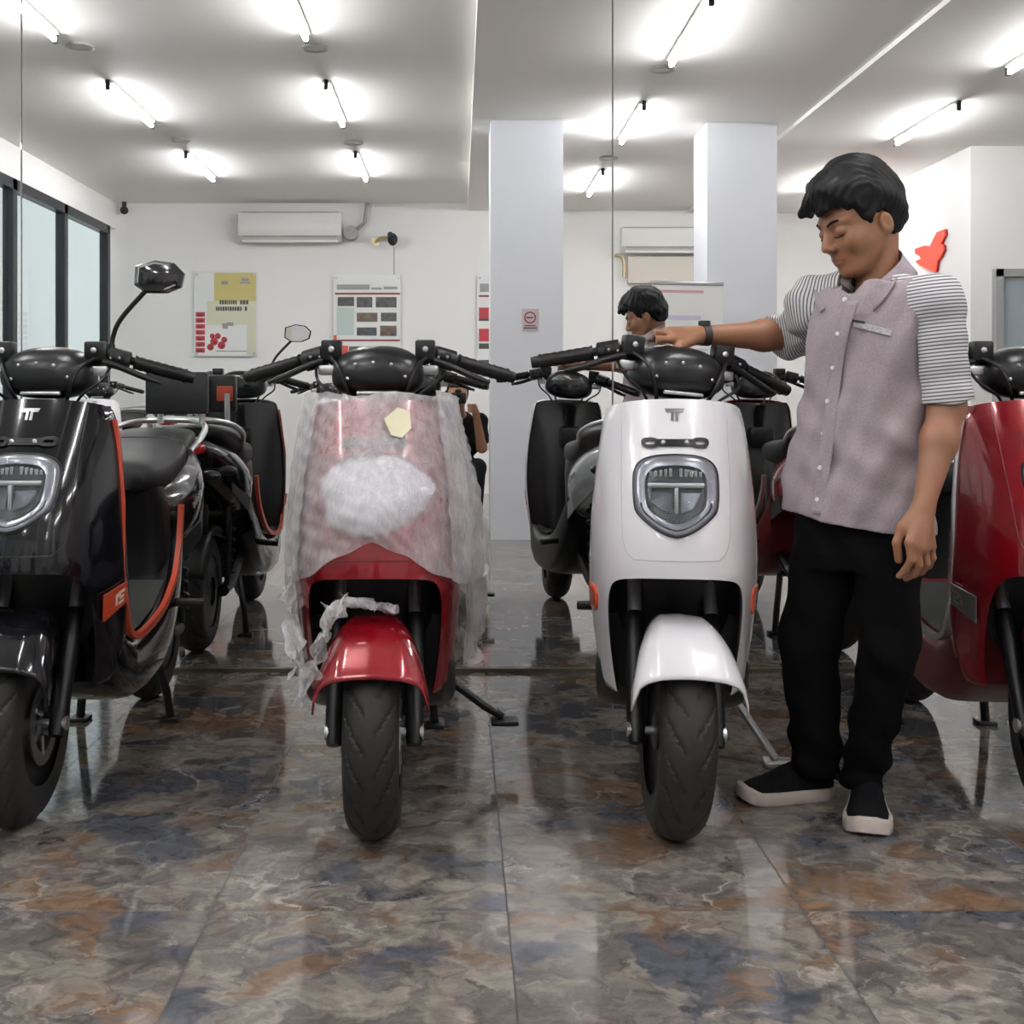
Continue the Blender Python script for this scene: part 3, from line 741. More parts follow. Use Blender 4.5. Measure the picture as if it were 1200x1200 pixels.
    if marker:
        for s_ in (-1, 1):
            q = MB(); po = [(.085,.545),(.19,.565),(.195,.51),(.105,.475)]
            xx = [float(np.interp(z,[p[1] for p in OUT[:40]],[p[0] for p in OUT[:40]])) for y,z in po]
            # plate follows the shield side
            V = []
            for (y, z) in po:
                lo, hi = .10, .22
                for _ in range(30):
                    mid = (lo+hi)/2
                    if ypanel(mid, z) < y: lo = mid
                    else: hi = mid
                V.append((s_*(lo+.008), y-.008, z))
            o = MB().add(V, [(0,1,2,3)]).build('side_marker', M[marker], fp, smooth=0); solid(o, .004, 0)
            def mp_(u, v): # bilinear on plate
                a = np.array(V[3])*(1-u)+np.array(V[2])*u; b_ = np.array(V[0])*(1-u)+np.array(V[1])*u; p = a*(1-v)+b_*v
                return (p[0]+s_*.004, p[1]-.003, p[2])
            q = MB()
            for (u0,v0,u1,v1) in [(.48,.55,.72,.75),(.48,.25,.58,.6),(.62,.2,.86,.35),(.66,.42,.86,.56),(.62,.66,.9,.8)]:
                q.add([mp_(u0,v0),mp_(u1,v0),mp_(u1,v1),mp_(u0,v1)], [(0,1,2,3)])
            q.build('marker_print', M['label'] if marker == 'orange' else M['silver'], o, smooth=0)
    # ---- under-seat front panel
    R = [rrect(0, z, 0, 0, 0) for z in ()]
    R = []
    for z, y0, w in [(.40,.80,.150),(.50,.815,.155),(.62,.815,.158),(.70,.79,.155),(.76,.765,.145),(.80,.755,.13)]:
        R.append([(w*math.copysign(abs(math.cos(a))**.45, math.cos(a)), y0+.08-.08*math.copysign(abs(math.sin(a))**.6, math.sin(a)), z) for a in np.linspace(0,2*PI,29)[:-1]])
    MB().ring_loft(R).build('seat_front_panel', M['blk'], t, smooth=45)
    # ---- rear body
    Y = [.90,.95,1.03,1.15,1.28,1.40,1.50,1.56]
    zt = [.80,.815,.83,.85,.872,.89,.90,.89]; zbm = [.52,.50,.50,.54,.60,.665,.74,.80]; hw = [.145,.165,.186,.198,.190,.160,.115,.07]
    R = []
    for y,a,b,h in zip(Y,zt,zbm,hw):
        r = rrect(0,(a+b)/2,h,(a-b)/2,y,40,2.7)
        R.append([(x*(1.0 if z < (a+b)/2 else 1-.24*((z-(a+b)/2)/((a-b)/2))**1.5), yy, z) for x,yy,z in r])
    rb = MB().ring_loft(R).build('rear_body', TL, t, smooth=60)
    for s_ in (-1, 1):   # dark lower swoosh on each side
        po = [(.97,.50),(1.20,.565),(1.40,.665),(1.40,.70),(1.18,.625),(.98,.575)]
        V = [(s_*(float(np.interp(y,Y,hw))*.985+.003), y, z) for y,z in po]
        solid(MB().add(V,[(0,1,2,3,4,5)]).build('side_insert', M['chgrey'] if body in ('wh','gy') else M['blk'], rb, smooth=0), .006, 0)
        q = MB()
        for k in range(5):
            y = 1.10+.022*k; x = s_*(float(np.interp(y+.01,Y,hw))+.0015); z = .675+.008*k
            q.box((min(x,x-s_*.004), y, z),(max(x,x-s_*.004), y+.014, z+.02))
        q.build('side_lettering', M['chgrey'] if body in ('wh','gy') else M['silver'], rb, smooth=0)
    # ---- seat
    Y = [.72,.76,.86,.98,1.10,1.20,1.32,1.42,1.46]
    zt = [.83,.850,.858,.868,.892,.925,.935,.936,.925]; hw = [.110,.138,.150,.156,.160,.158,.150,.130,.10]; th = [.07,.105,.125,.125,.115,.115,.10,.07,.04]
    R = [rrect(0,a-h2/2,h,h2/2,y,36,3.2) for y,a,h,h2 in zip(Y,zt,hw,th)]
    R = [list(r) for r in zip(*[spl([R[i][k] for i in range(len(R))], 4) for k in range(36)])]
    st = MB().ring_loft(R).build('seat', M['seat'], t, smooth=60)
    pts = [(x*1.002, y, z) for x, y, z in R[18]]
    MB().tube(pts+[pts[0]], .0022, 5, cap=False).build('seat_seam', M['blk'], st)
    # ---- rear wheel, motor, swing arm
    yr = 1.285
    rt = tyre('rear_tire', M['tire'], t, yr, fine)
    o = MB().lathe([(-.05,.19),(-.055,.14),(-.062,.06),(.062,.06),(.055,.14),(.05,.19)], (0,0,RW), 'x', 40).build('hub_motor', M['blk'], rt)
    for s_ in (-1, 1):
        MB().tube([(s_*.10,yr-.02,RW),(s_*.105,yr-.15,RW+.01),(s_*.10,.93,.34)], [.026,.024,.03], 10).build('swing_arm', M['blk'], t)
        q = MB().cyl((s_*.115,yr-.03,RW+.02),(s_*.12,yr-.07,.62), .012)
        hel = [(s_*(.117)+.026*math.cos(a), yr-.035-.0035*a/2*.6, RW+.07+a*.0072) for a in np.linspace(0, 2*PI*6, 72)]
        sa = q.build('rear_shock', M['blk'], t)
        MB().tube(hel, .0055, 6).build('spring', M['redlens'] if body == 'rd' else M['blk'], sa)
    rows = []
    for i in range(17):
        th_ = math.radians(20+110*i/16); r = RW+.03
        rows.append([(w, yr+r*math.cos(th_), RW+r*math.sin(th_)-(abs(w)/.075)**3*.012) for w in np.linspace(-.078,.078,9)])
    solid(MB().grid(rows).build('rear_fender', M['blk'], t, smooth=60), .005, 1)
    MB().box((-.055,1.47,.58),(.055,1.49,.78), .006).box((-.085,1.485,.50),(.085,1.50,.62), .005).build('plate_holder', M['blk'], t)
    MB().ring_loft([rrect(0,.845,.085,.032,1.545,24,3), rrect(0,.845,.075,.026,1.572,24,3), rrect(0,.845,.03,.01,1.582,24,3)]).build('tail_light', M['redlens'], t, smooth=50)
    for s_ in (-1, 1):
        ts = MB().cyl((s_*.06,1.50,.76),(s_*.14,1.515,.755), .008).build('turn_signal', M['blk'], t)
        MB().sphere((s_*.165,1.515,.755), .026, 14, (1.5,.8,.8)).build('signal_lens', M['lampdark'], ts)
    # grab rail
    gr = spl([(.165,1.16,.86),(.180,1.26,.90),(.165,1.42,.935),(.11,1.54,.955),(0,1.565,.96),(-.11,1.54,.955),(-.165,1.42,.935),(-.180,1.26,.90),(-.165,1.16,.86)], 5)
    MB().tube(gr, .011, 10).build('grab_rail', M['silver'], t)
    if backrest:
        br = MB().box((-.040,1.372,.985),(.180,1.418,1.135), .010).build('backrest', M['seat'], t)
        for x in (-.0, .15): MB().tube([(x,1.435,.95),(x,1.44,1.06)], .011, 8).build('backrest_post', M['silver'], br)
        MB().box((.105,1.418,1.03),(.17,1.424,1.09), .003).build('rear_reflector', M['orange'], br)
        MB().box((-.025,1.418,1.0),(.085,1.422,1.12), .003).build('rear_pad', M['blk'], br)
    # ---- stands
    cs = MB()
    for s_ in (-1, 1):
        cs.tube([(s_*.10,.90,.26),(s_*.135,.955,.10),(s_*.145,.965,.012)], .014, 10).box((s_*.145-.03,.935,0),(s_*.145+.03,1.0,.014), .005)
    cs.tube([(-.10,.90,.26),(.10,.90,.26)], .014, 10)
    if stand in ('center', 'both'): cs.build('center_stand', M['blk'], t)
    if stand in ('side', 'both'):
        zz = 0.012-.0
        ex = .30 if stand == 'side' else .34
        ss = MB().tube([(.13,.66,.26),(ex-.05,.62,.09 if stand == 'side' else .15),(ex,.60,.02 if stand == 'side' else .125)], .012, 10).box((ex-.035,.565,.0 if stand == 'side' else .105),(ex+.045,.635,.018 if stand == 'side' else .12), .006)
        ss.build('side_stand', M['silver'] if body == 'wh' else M['blk'], t)
    for s_ in (-1, 1):
        MB().tube([(s_*.18,.86,.40),(s_*.27,.88,.395)], .014, 10).build('passenger_peg', M['blk'], t)
    # ---- handlebar group, steered about the stem
    piv = Vector((0,.245,1.07)); ax = Vector((0,.35,1)).normalized()
    Rm = Matrix.Translation(piv) @ Matrix.Rotation(steer, 4, ax) @ Matrix.Translation(-piv)
    def H(mb, name, mat, parent=t, smooth=35):
        o = mb.build(name, mat, parent, smooth)
        if parent is t: o.matrix_local = Rm
        return o
    H(MB().tube(spl([(-.34,.335,1.100),(-.24,.305,1.128),(-.15,.275,1.150),(-.09,.255,1.120),(0,.245,1.09),(.09,.255,1.120),(.15,.275,1.150),(.24,.305,1.128),(.34,.335,1.100)], 5), .0115, 10), 'handlebar', M['blk'])
    for s_ in (-1, 1):
        a = np.array((s_*.205,.293,1.137)); b_ = np.array((s_*.335,.333,1.101)); d = (b_-a)/np.linalg.norm(b_-a)
        prof = []; g = MB(); n = 14
        pts = [a+(b_-a)*k/n for k in range(n+1)]
        rr = [.0175 if k % 2 else .0192 for k in range(n+1)]; rr[0] = .021; rr[-1] = .020
        gp = H(g.tube(pts, rr, 14), 'grip', M['blk'])
        MB().cyl(b_, b_+d*.022, .017, .015, 12).build('bar_end', M['blk'], gp)
        c = np.array((s_*.165,.278,1.145)); 
        hs = H(MB().tube([c-d*.03, c-d*.025, c+d*.03, c+d*.034], [.018,.028,.028,.02], 14).box(c+np.array((-.022,-.03,-.012)), c+np.array((.022,.03,.014)), .006), 'switch_housing', M['blk'])
        q = MB()
        for k in (-1, 1): q.sphere(c+np.array((k*.012,-.03,.002)), .0045, 8)
        q.build('switch_screw', M['silver'], hs)
        c2 = np.array((s_*.120,.232,1.160))
        mc = H(MB().box(c2+np.array((-.026,-.024,-.022)), c2+np.array((.026,.024,.030)), .006), 'master_cylinder', M['blk'])
        MB().sphere(c2+np.array((0,-.0245,.006)), .008, 10, (1,.4,1)).build('sight_glass', M['silver'], mc)
        H(MB().box(c2+np.array((-.034,-.012,-.060)), c2+np.array((.034,.018,-.034)), .005), 'lever_bracket', M['silver'])
        lv = spl([c2+np.array((s_*.02,-.014,-.022)), (s_*.185,.228,1.122), (s_*.24,.245,1.098), (s_*.285,.262,1.082)], 5)
        H(MB().tube(lv, [.0085]*(len(lv)-3)+[.007,.006,.008], 8), 'brake_lever', M['blk'])
    # cables
    for s_ in (-1, 1):
        H(MB().tube(spl([(s_*.13,.225,1.15),(s_*.10,.16,1.12),(s_*.075,.15,1.06),(s_*.05,.20,1.00)], 5), .005, 8), 'cable', M['blk'])
        H(MB().tube(spl([(s_*.16,.25,1.135),(s_*.15,.17,1.085),(s_*.10,.165,1.045),(s_*.05,.22,.98)], 5), .004, 8), 'cable', M['blk'])
    # speedometer pod
    def pod(w, h, y): return [(x, y, z) for x, _, z in rrect(0, 1.098, w, h, y, 40, 2.6)]
    def podr(w, h0, h1, y, e=2.4):
        out = []
        for k in range(40):
            a = 2*PI*k/40; c_, s2 = math.cos(a), math.sin(a)
            out.append((w*math.copysign(abs(c_)**(2/e), c_), y, 1.095+(h1 if s2 > 0 else h0)*math.copysign(abs(s2)**(2/e), s2)))
        return out
    sp = H(MB().ring_loft([podr(.02,.01,.02,.145), podr(.085,.035,.045,.150), podr(.110,.050,.066,.170), podr(.118,.056,.078,.205), podr(.118,.056,.082,.25), podr(.110,.050,.082,.29), podr(.098,.045,.074,.298)]), 'speedometer', M['podblk'], smooth=60)
    MB().ring_loft([podr(.090,.038,.066,.299), podr(.085,.034,.06,.301)]).build('screen', M['screen'], sp)
    q = MB()
    for (x, z) in ((-.055,1.125),(-.01,1.13),(.035,1.125),(-.075,1.09),(.07,1.095)): q.sphere((x, .1485 if abs(x) < .06 else .1515, z), .0052, 8)
    q.build('pod_screw', M['silver'], sp)
    MB().box((-.052,.148,1.048),(.052,.162,1.058), .003).build('pod_trim', M['silver'], sp)
    MB().ring_loft([rrect(0,0,.11,.05,0,24,3)]*0 or [[(x,.165+.10*k,1.03+.0*z) for x,z in [(-.05,0),(.05,0)]] for k in (0,1)], cap=False, closed=False).build('pod_base', M['blk'], sp)
    # ---- mirrors
    for ch in mirrors:
        s_ = 1 if ch in 'lr' else -1
        rnd = ch in 'or'
        base = np.array((s_*.150,.272,1.165))
        tip = base+np.array((s_*.10,-.02,.165)) if not rnd else base+np.array((s_*.06,.02,.12))
        mo = H(MB().tube(spl([base+np.array((0,0,-.01)), base+np.array((s_*.004,0,.04)), base+np.array((s_*.03,-.01,.09)), tip], 6), .0065, 10).cyl(base+np.array((0,0,-.015)), base+np.array((0,0,.02)), .013, .009), 'mirror', M['blk'])
        c = tip+np.array((s_*.030,.006,.030))
        if not rnd: hexp = [(-.062,.032),(-.010,.047),(.040,.040),(.068,.012),(.060,-.024),(.022,-.040),(-.035,-.040),(-.066,-.018)]
        else: hexp = [(.055*math.cos(a), .050*math.sin(a)) for a in np.linspace(0,2*PI,40)[:-1]]
        def hx(k, y): return [(c[0]+s_*x*k, c[1]+y, c[2]+z*k) for x, z in hexp]
        mh = MB().ring_loft([hx(.55,-.022), hx(.86,-.016), hx(1.0,-.004), hx(1.0,.010), hx(.93,.012)]).build('mirror_shell', M['blkgl'] if not rnd else M['chrome'], mo, smooth=30)
        MB().ring_loft([hx(.90,.011), hx(.90,.014)]).build('mirror_glass', M['mirglass'], mo, smooth=0)
        if not rnd:
            q = MB(); pth = hx(.80,-.0185); 
            q.tube([pth[7], pth[0], pth[1], pth[2]], .0022, 6).tube([pth[4], pth[5]], .0022, 6)
            q.build('shell_line', M['silver'], mo)
    # ---- packing film
    if wrapped:
        ph = np.random.RandomState(3).rand(12)*6.28
        def sheet(nm, u0, u1, vlo, extra, seed, nu=90, nv=80, pad=True):
            rows = []
            for j in range(nv+1):
                row = []
                for i in range(nu+1):
                    u = u0+(u1-u0)*i/nu; a = abs(u)
                    zt_ = 1.046+.005*math.sin(9*u+seed)
                    zlo = (.705-.105*min(1,(a/.55))**1.3 if a < .55 else float(np.interp(a, [.55,.66,.72,1.0], [.60,.57,.34 if u > 0 else .42,.36 if u > 0 else .46])))+.003*math.sin(23*u+2+seed)
                    zlo = max(zlo, vlo)
                    v = j/nv; z = zt_+(zlo-zt_)*v
                    ow = float(np.interp(z, [.31,.46,.56,.66,.76,.86,.945,1.0,1.05], [.170,.203,.2085,.2085,.203,.193,.181,.172,.165]))
                    wr = .0020*(1+math.sin(41*u+9*v+ph[0]+seed+2*math.sin(7*v+ph[1])))+.0016*(1+math.sin(29*v+17*u+ph[2]+1.5*math.sin(11*u+seed)))+.0012*(1+math.sin(63*v-38*u+ph[3]))
                    o_ = .007+extra+wr
                    if a < .66:
                        x = u/.66*(ow-.001); e_ = .004
                        dx = (ypanel(x+e_, z)-ypanel(x-e_, z))/(2*e_); dz = (ypanel(x, z+e_)-ypanel(x, z-e_))/(2*e_)
                        n_ = np.array((dx, -1, dz)); n_ /= np.linalg.norm(n_)
                        p = np.array((x, ypanel(x, z), z))+n_*o_
                        if pad:
                            hz = math.hypot(x/.115, (z-.815)/.105); p[1] -= .042*math.exp(-hz**4)
                    else:
                        k = (a-.66)/.34
                        p = np.array((math.copysign(ow+o_*1.1+.016*math.sin(k*PI)-.015*k, u), ypanel(ow-.001, z)+(.34 if u > 0 else .18)*k, z))
                        p[0] += wr*2*k+(.075*k*max(0.,min(1.,(.92-z)/.25)) if u > 0 else 0)
                    row.append(tuple(p))
                rows.append(row)
            return MB().grid(rows).build(nm, M['film'], None, smooth=180)
        wp = sheet('plastic_wrap', -1, 1, 0, 0, 0); wp.parent = t
        for u0, u1, sd_ in ((-.86,-.52,1.7),(.52,.90,2.9)):
            o = sheet('film_layer', u0, u1, .86 if sd_ == 4.4 else .40, .006+.002*sd_, sd_, 50, 70, False); o.parent = wp
        # foam over the lamp
        R = []
        for s_, dy in [(1.0,-.004),(.97,-.014),(.85,-.024),(.6,-.031),(.3,-.034),(.05,-.035)]:
            R.append([(.136*s_*c_*(1+.07*math.sin(3*th_+1)+.03*math.sin(7*th_)), ypanel(.136*s_*c_, .812+.092*s_*s2)+dy+.004*math.sin(5*th_+s_*6)*s_, .812+.092*s_*s2*(1+.06*math.sin(2*th_))) for th_ in np.linspace(0,2*PI,49)[:-1] for c_, s2 in [(math.cos(th_), math.sin(th_))]])
        MB().ring_loft(R).build('foam_pad', M['foam'], wp, smooth=180)
        po = [(-.004,.99),(.028,1.018),(.058,1.008),(.062,.968),(.040,.945),(.014,.952)]
        solid(MB().add([(x+.025, ypanel(x+.025,z)-.026, z) for x,z in po],[tuple(range(6))]).build('sticker', M['sticker'], wp, smooth=0), .002, 0)
        # twisted tail of film hanging over the fender
        def strip(nm, pts, wd, seed):
            r_ = np.random.RandomState(seed); P = spl(pts, 8); rows = []
            for i, p in enumerate(P):
                w_ = wd*(.6+.5*abs(math.sin(i*.55+seed))); th_ = i*.35+seed
                rows.append([(p[0]+w_*k*math.cos(th_)+.004*math.sin(9*k+i), p[1]+w_*.6*abs(k)*math.sin(th_)+.006*math.sin(7*k+i*1.3), p[2]+.012*math.sin(5*k+i*.7)) for k in np.linspace(-1,1,9)])
            MB().grid(rows).build(nm, M['film'], wp, smooth=180)
        strip('film_tail', [(-.06,-.12,.585),(-.09,-.16,.54),(-.115,-.19,.48),(-.135,-.18,.42),(-.165,-.15,.35)], .026, 1)
        strip('film_tail', [(-.20,.10,.62),(-.205,.08,.54),(-.195,.04,.46),(-.175,.0,.38)], .032, 4)
        strip('film_tail', [(-.10,-.10,.56),(-.04,-.13,.575),(.02,-.10,.56),(.05,-.06,.545)], .025, 6)
        strip('film_tail', [(.205,.30,.66),(.22,.34,.54),(.21,.38,.42),(.20,.42,.33)], .07, 2)
        # film over the tail
        rows = []
        for j in range(31):
            y = .92+.62*j/30; row = []
            w = float(np.interp(y,[.86,1.02,1.15,1.28,1.40,1.50,1.56],[.17,.20,.212,.205,.175,.13,.09]))
            for i in range(25):
                v = i/24; z = float(np.interp(y,[.9,1.2,1.54],[.84,.88,.93]))-v*.36*(1-.25*(y-.92))
                row.append((w+.012*math.sin(18*y+7*v)+.008*math.sin(31*v-9*y)+.02*v+.06*math.sin(v*PI*.8)*max(0,1-(y-.92)/.45), y, z))
            rows.append(row)
        MB().grid(rows).build('rear_film', M['film'], wp, smooth=180)
    return t
M['podblk'] = pm('pod black', (.006,.006,.007), .30)
M['seam_wh'] = pm('seam shadow grey', (.50,.49,.52), .5); M['seam_rd'] = pm('seam dark red', (.10,.003,.005), .4); M['seam_bk'] = M['blk']; M['seam_gy'] = M['blk']
scooter('electric_scooter', 'glossy black electric scooter with orange floor trim and a padded backrest', (-1.075, 3.03, 0), body='bk', trim='orange', stand='center', backrest=True, mirrors='l', marker='orange', reflect=False)
scooter('electric_scooter', 'dark red electric scooter wrapped in clear packing film', (-.20, 2.95, 0), rz=0.02, body='rd', stand='both', wrapped=True, fairing='blk', tail='rd', logo=False, reflect=False)
scooter('electric_scooter', 'white electric scooter whose handlebar pod the standing person touches', (.518, 2.95, 0), rz=math.radians(-8), lean=0, steer=math.radians(18), wsteer=math.radians(7), body='wh', stand='side', fairing='blk', tail='gy')
scooter('electric_scooter', 'uncovered deep red electric scooter on the far side of the standing person', (1.472, 3.0, 0), rz=math.radians(-4), body='rd', trim='silver', fairing='seam_rd', stand='center', marker='chgrey', reflect=False)
g2 = 'scooters parked across the room from the mirror'
scooter('electric_scooter', 'white electric scooter across the room, in front of the photo board', (-1.12, -1.15, 0), rz=PI, body='wh', fine=False, group=g2, fairing='blk', stand='center')
scooter('electric_scooter', 'white electric scooter across the room, its red tail lamp toward the mirror', (-2.45, -2.56, 0), rz=0, body='wh', fine=False, group=g2, fairing='blk', stand='center')
scooter('electric_scooter', 'white electric scooter across the room, nearest the glazed side', (-3.10, -1.05, 0), rz=PI, body='wh', fine=False, group=g2, fairing='blk', stand='center')
# ================================================================== the standing person
def skin_mat():
    m, nt, b = nodes_of('skin'); N = nt.nodes; L = nt.links
    a = N.new('ShaderNodeAttribute'); a.attribute_name = 'lip'
    mx = N.new('ShaderNodeMix'); mx.data_type = 'RGBA'; L.new(a.outputs['Fac'], mx.inputs['Factor'])
    mx.inputs['A'].default_value = (.345,.160,.086,1); mx.inputs['B'].default_value = (.23,.078,.058,1)
    tc = N.new('ShaderNodeTexCoord'); n = N.new('ShaderNodeTexNoise'); n.inputs['Scale'].default_value = 18; L.new(tc.outputs['Object'], n.inputs['Vector'])
    m2 = N.new('ShaderNodeMix'); m2.data_type = 'RGBA'; m2.blend_type = 'MULTIPLY'; m2.inputs['Factor'].default_value = .25
    L.new(mx.outputs['Result'], m2.inputs['A']); L.new(n.outputs['Color'], m2.inputs['B']); L.new(m2.outputs['Result'], b.inputs['Base Color'])
    b.inputs['Roughness'].default_value = .46; b.inputs['Subsurface Weight'].default_value = .12; b.inputs['Subsurface Radius'].default_value = (.02,.008,.004); b.inputs['Subsurface Scale'].default_value = .3
    return m
def weave_mat():
    m, nt, b = nodes_of('mauve chambray'); N = nt.nodes; L = nt.links
    tc = N.new('ShaderNodeTexCoord'); n = N.new('ShaderNodeTexNoise'); n.inputs['Scale'].default_value = 420; n.inputs['Detail'].default_value = 2
    n2 = N.new('ShaderNodeTexNoise'); n2.inputs['Scale'].default_value = 6
    L.new(tc.outputs['Object'], n.inputs['Vector']); L.new(tc.outputs['Object'], n2.inputs['Vector'])
    ad = N.new('ShaderNodeMath'); ad.operation = 'MULTIPLY_ADD'; L.new(n2.outputs['Fac'], ad.inputs[0]); ad.inputs[1].default_value = .35; L.new(n.outputs['Fac'], ad.inputs[2])
    r = N.new('ShaderNodeValToRGB'); r.color_ramp.elements[0].position = .42; r.color_ramp.elements[0].color = (.27,.215,.24,1)
    r.color_ramp.elements[1].position = .92; r.color_ramp.elements[1].color = (.44,.385,.405,1)
    L.new(ad.outputs[0], r.inputs[0]); L.new(r.outputs[0], b.inputs['Base Color']); b.inputs['Roughness'].default_value = .85; b.inputs['Specular IOR Level'].default_value = .2
    return m
def stripe_mat(per):
    m, nt, b = nodes_of('striped cotton'); N = nt.nodes; L = nt.links
    a = N.new('ShaderNodeAttribute'); a.attribute_name = 'along'
    d = N.new('ShaderNodeMath'); d.operation = 'DIVIDE'; L.new(a.outputs['Fac'], d.inputs[0]); d.inputs[1].default_value = per
    f = N.new('ShaderNodeMath'); f.operation = 'FRACT'; L.new(d.outputs[0], f.inputs[0])
    g = N.new('ShaderNodeMath'); g.operation = 'LESS_THAN'; L.new(f.outputs[0], g.inputs[0]); g.inputs[1].default_value = .40
    mx = N.new('ShaderNodeMix'); mx.data_type = 'RGBA'; L.new(g.outputs[0], mx.inputs['Factor'])
    mx.inputs['A'].default_value = (.68,.66,.66,1); mx.inputs['B'].default_value = (.14,.135,.15,1); L.new(mx.outputs['Result'], b.inputs['Base Color'])
    b.inputs['Roughness'].default_value = .85; b.inputs['Specular IOR Level'].default_value = .2
    return m
M['skin'] = skin_mat(); M['chambray'] = weave_mat(); M['stripe'] = stripe_mat(.0082)
M['hair'] = pm('black hair', (.004,.004,.005), .55, spec=.3)
M['cloth_k'] = pm('black denim', (.0045,.0045,.005), .9, spec=.08, bump=.2, bscale=300)
M['shoe_k'] = pm('black canvas', (.006,.006,.007), .85, spec=.15, bump=.2, bscale=300)
M['sole'] = pm('cream rubber', (.55,.47,.42), .6)
M['button'] = pm('white button', (.8,.79,.78), .3)
M['watch'] = pm('watch rubber', (.045,.028,.028), .5)
M['nail'] = pm('nail', (.55,.32,.26), .35)

Rv = np.array((-.674,.739,0)); Fv = np.array((-.739,-.674,0)); Zv = np.array((0,0,1.))   # person's right, forward
SHm = np.array((1.000,2.985,1.284)); PEL = np.array((.985,3.05,.80))
SHr, SHl = W(955,357,3.10), W(1096,355,2.870)
ELr, WRr = W(934,393,3.335), W(820,393,3.255)
ELl, WRl = W(1110,476,2.86), W(1083,592,2.80)
# head frame
yw, pt = math.radians(74), math.radians(22)
hf = np.array((-math.sin(yw)*math.cos(pt), -math.cos(yw)*math.cos(pt), -math.sin(pt)))
hu = np.array((-math.sin(yw)*math.sin(pt), -math.cos(yw)*math.sin(pt), math.cos(pt)))
hs = np.cross(hu, hf); HR = np.stack([hf, hs, hu])     # rows: forward, left side, up
HC = np.array((.972,3.000,1.466)); HK = 1.03
def hp(f, s_, u): return HC+HK*(f*hf+s_*hs+u*hu)
def head_sdf(P):
    q = (P-HC)@HR.T/HK; q = q.astype(float); A = np.abs(q[:,1]); qs = np.stack([q[:,0], A, q[:,2]], 1)   # mirror left/right
    d = ell(q, (-.014,0,.036), (.098,.077,.084))
    d = smin(d, ell(q, (.022,0,-.030), (.068,.060,.078)), .03)
    d = smin(d, cap(qs, (-.005,.058,-.040), (.048,.030,-.092), .016, .016), .028)
    d = smin(d, ell(q, (.064,0,-.094), (.024,.026,.020)), .022)
    d = smin(d, ell(qs, (.052,.043,-.026), (.030,.024,.026)), .022)
    d = smin(d, cap(qs, (.082,.010,.026), (.066,.048,.024), .011, .010), .016)
    d = smax(d, -ell(qs, (.098,.034,.002), (.020,.021,.013)), .014)
    d = smin(d, ell(qs, (.071,.033,.001), (.0165,.0195,.0145)), .004)
    d = smax(d, -cap(qs, (.092,.022,-.0085), (.082,.046,-.0065), .0022, .0022), .004)
    d = smin(d, cap(q, (.083,0,.014), (.106,0,-.026), .0075, .0115), .010)
    d = smin(d, ell(qs, (.096,.013,-.032), (.011,.0085,.0085)), .007)
    d = smax(d, -ell(qs, (.104,.0075,-.040), (.005,.004,.004)), .004)
    d = smin(d, ell(q, (.072,0,-.060), (.024,.027,.020)), .014)
    d = smin(d, cap(qs, (.0925,0,-.0580), (.082,.021,-.0625), .0062, .0035), .005)
    d = smin(d, cap(qs, (.0905,0,-.0700), (.082,.018,-.0660), .0072, .0035), .005)
    d = smax(d, -cap(qs, (.101,0,-.0642), (.082,.022,-.0640), .0016, .0012), .003)
    e = ell(qs, (-.014,.080,-.016), (.017,.009,.026))
    e = smax(e, -ell(qs, (-.011,.089,-.013), (.010,.007,.015)), .006)
    d = smin(d, e, .010)
    return d*HK
NB = np.array((1.015,3.012,1.335))
def fing(P, pts, r0, r1):
    pts = [np.asarray(p) for p in pts]; n = len(pts)-1; d = None
    for i in range(n):
        a = r0+(r1-r0)*i/n; b_ = r0+(r1-r0)*(i+1)/n
        c = cap(P, pts[i], pts[i+1], a, b_); d = c if d is None else smin(d, c, .004)
    return d
RH = dict(k=[W(787,398,3.165), W(784,391,3.185), W(783,389,3.21), W(786,390,3.235)],
          f=[[W(772,397,3.150),W(763,404,3.140),W(759,411,3.138)], [W(767,390,3.165),W(756,398,3.155),W(751,409,3.150)],
             [W(766,390,3.195),W(754,400,3.180),W(748,411,3.178)], [W(771,391,3.228),W(760,399,3.218),W(754,409,3.212)]],
          t=[W(810,399,3.215), W(797,406,3.165), W(788,412,3.150), W(781,416,3.146)])
LH = dict(k=[W(1066,636,2.765), W(1074,641,2.770), W(1083,642,2.782), W(1091,640,2.797)],
          f=[[W(1068,656,2.765),W(1061,668,2.780),W(1054,675,2.792)], [W(1077,661,2.772),W(1070,673,2.790),W(1062,678,2.803)],
             [W(1086,660,2.786),W(1080,670,2.805),W(1072,674,2.818)], [W(1093,654,2.803),W(1089,663,2.818),W(1082,668,2.83)]],
          t=[W(1068,606,2.80), W(1057,618,2.788), W(1051,636,2.785), W(1053,656,2.79)])
def hand(P, H, w):
    d = None
    kk = H['k']
    for i in range(4):
        c = cap(P, w+(kk[i]-w)*.22, kk[i], .0135, .0120); d = c if d is None else smin(d, c, .016)
    d = smin(d, cap(P, w, (kk[1]+kk[2])/2, .020, .013), .014)
    fr = [(.0098,.0078),(.0100,.0078),(.0094,.0074),(.0084,.0066)]
    for i in range(4):
        d = smin(d, fing(P, [kk[i]]+H['f'][i], *fr[i]), .005)
    d = smin(d, cap(P, w+(H['t'][0]-w)*.5, H['t'][1], .017, .0125), .012)
    d = smin(d, fing(P, H['t'][1:], .0115, .0090), .006)
    return d
HIPr, HIPl = PEL+Rv*.075+np.array((0,0,-.02)), PEL-Rv*.075+np.array((0,0,-.02))
KNr, KNl = W(948,752,3.13), W(1042,755,3.00)
ANr, ANl = np.array((.935,3.215,.085)), np.array((1.018,3.13,.085))
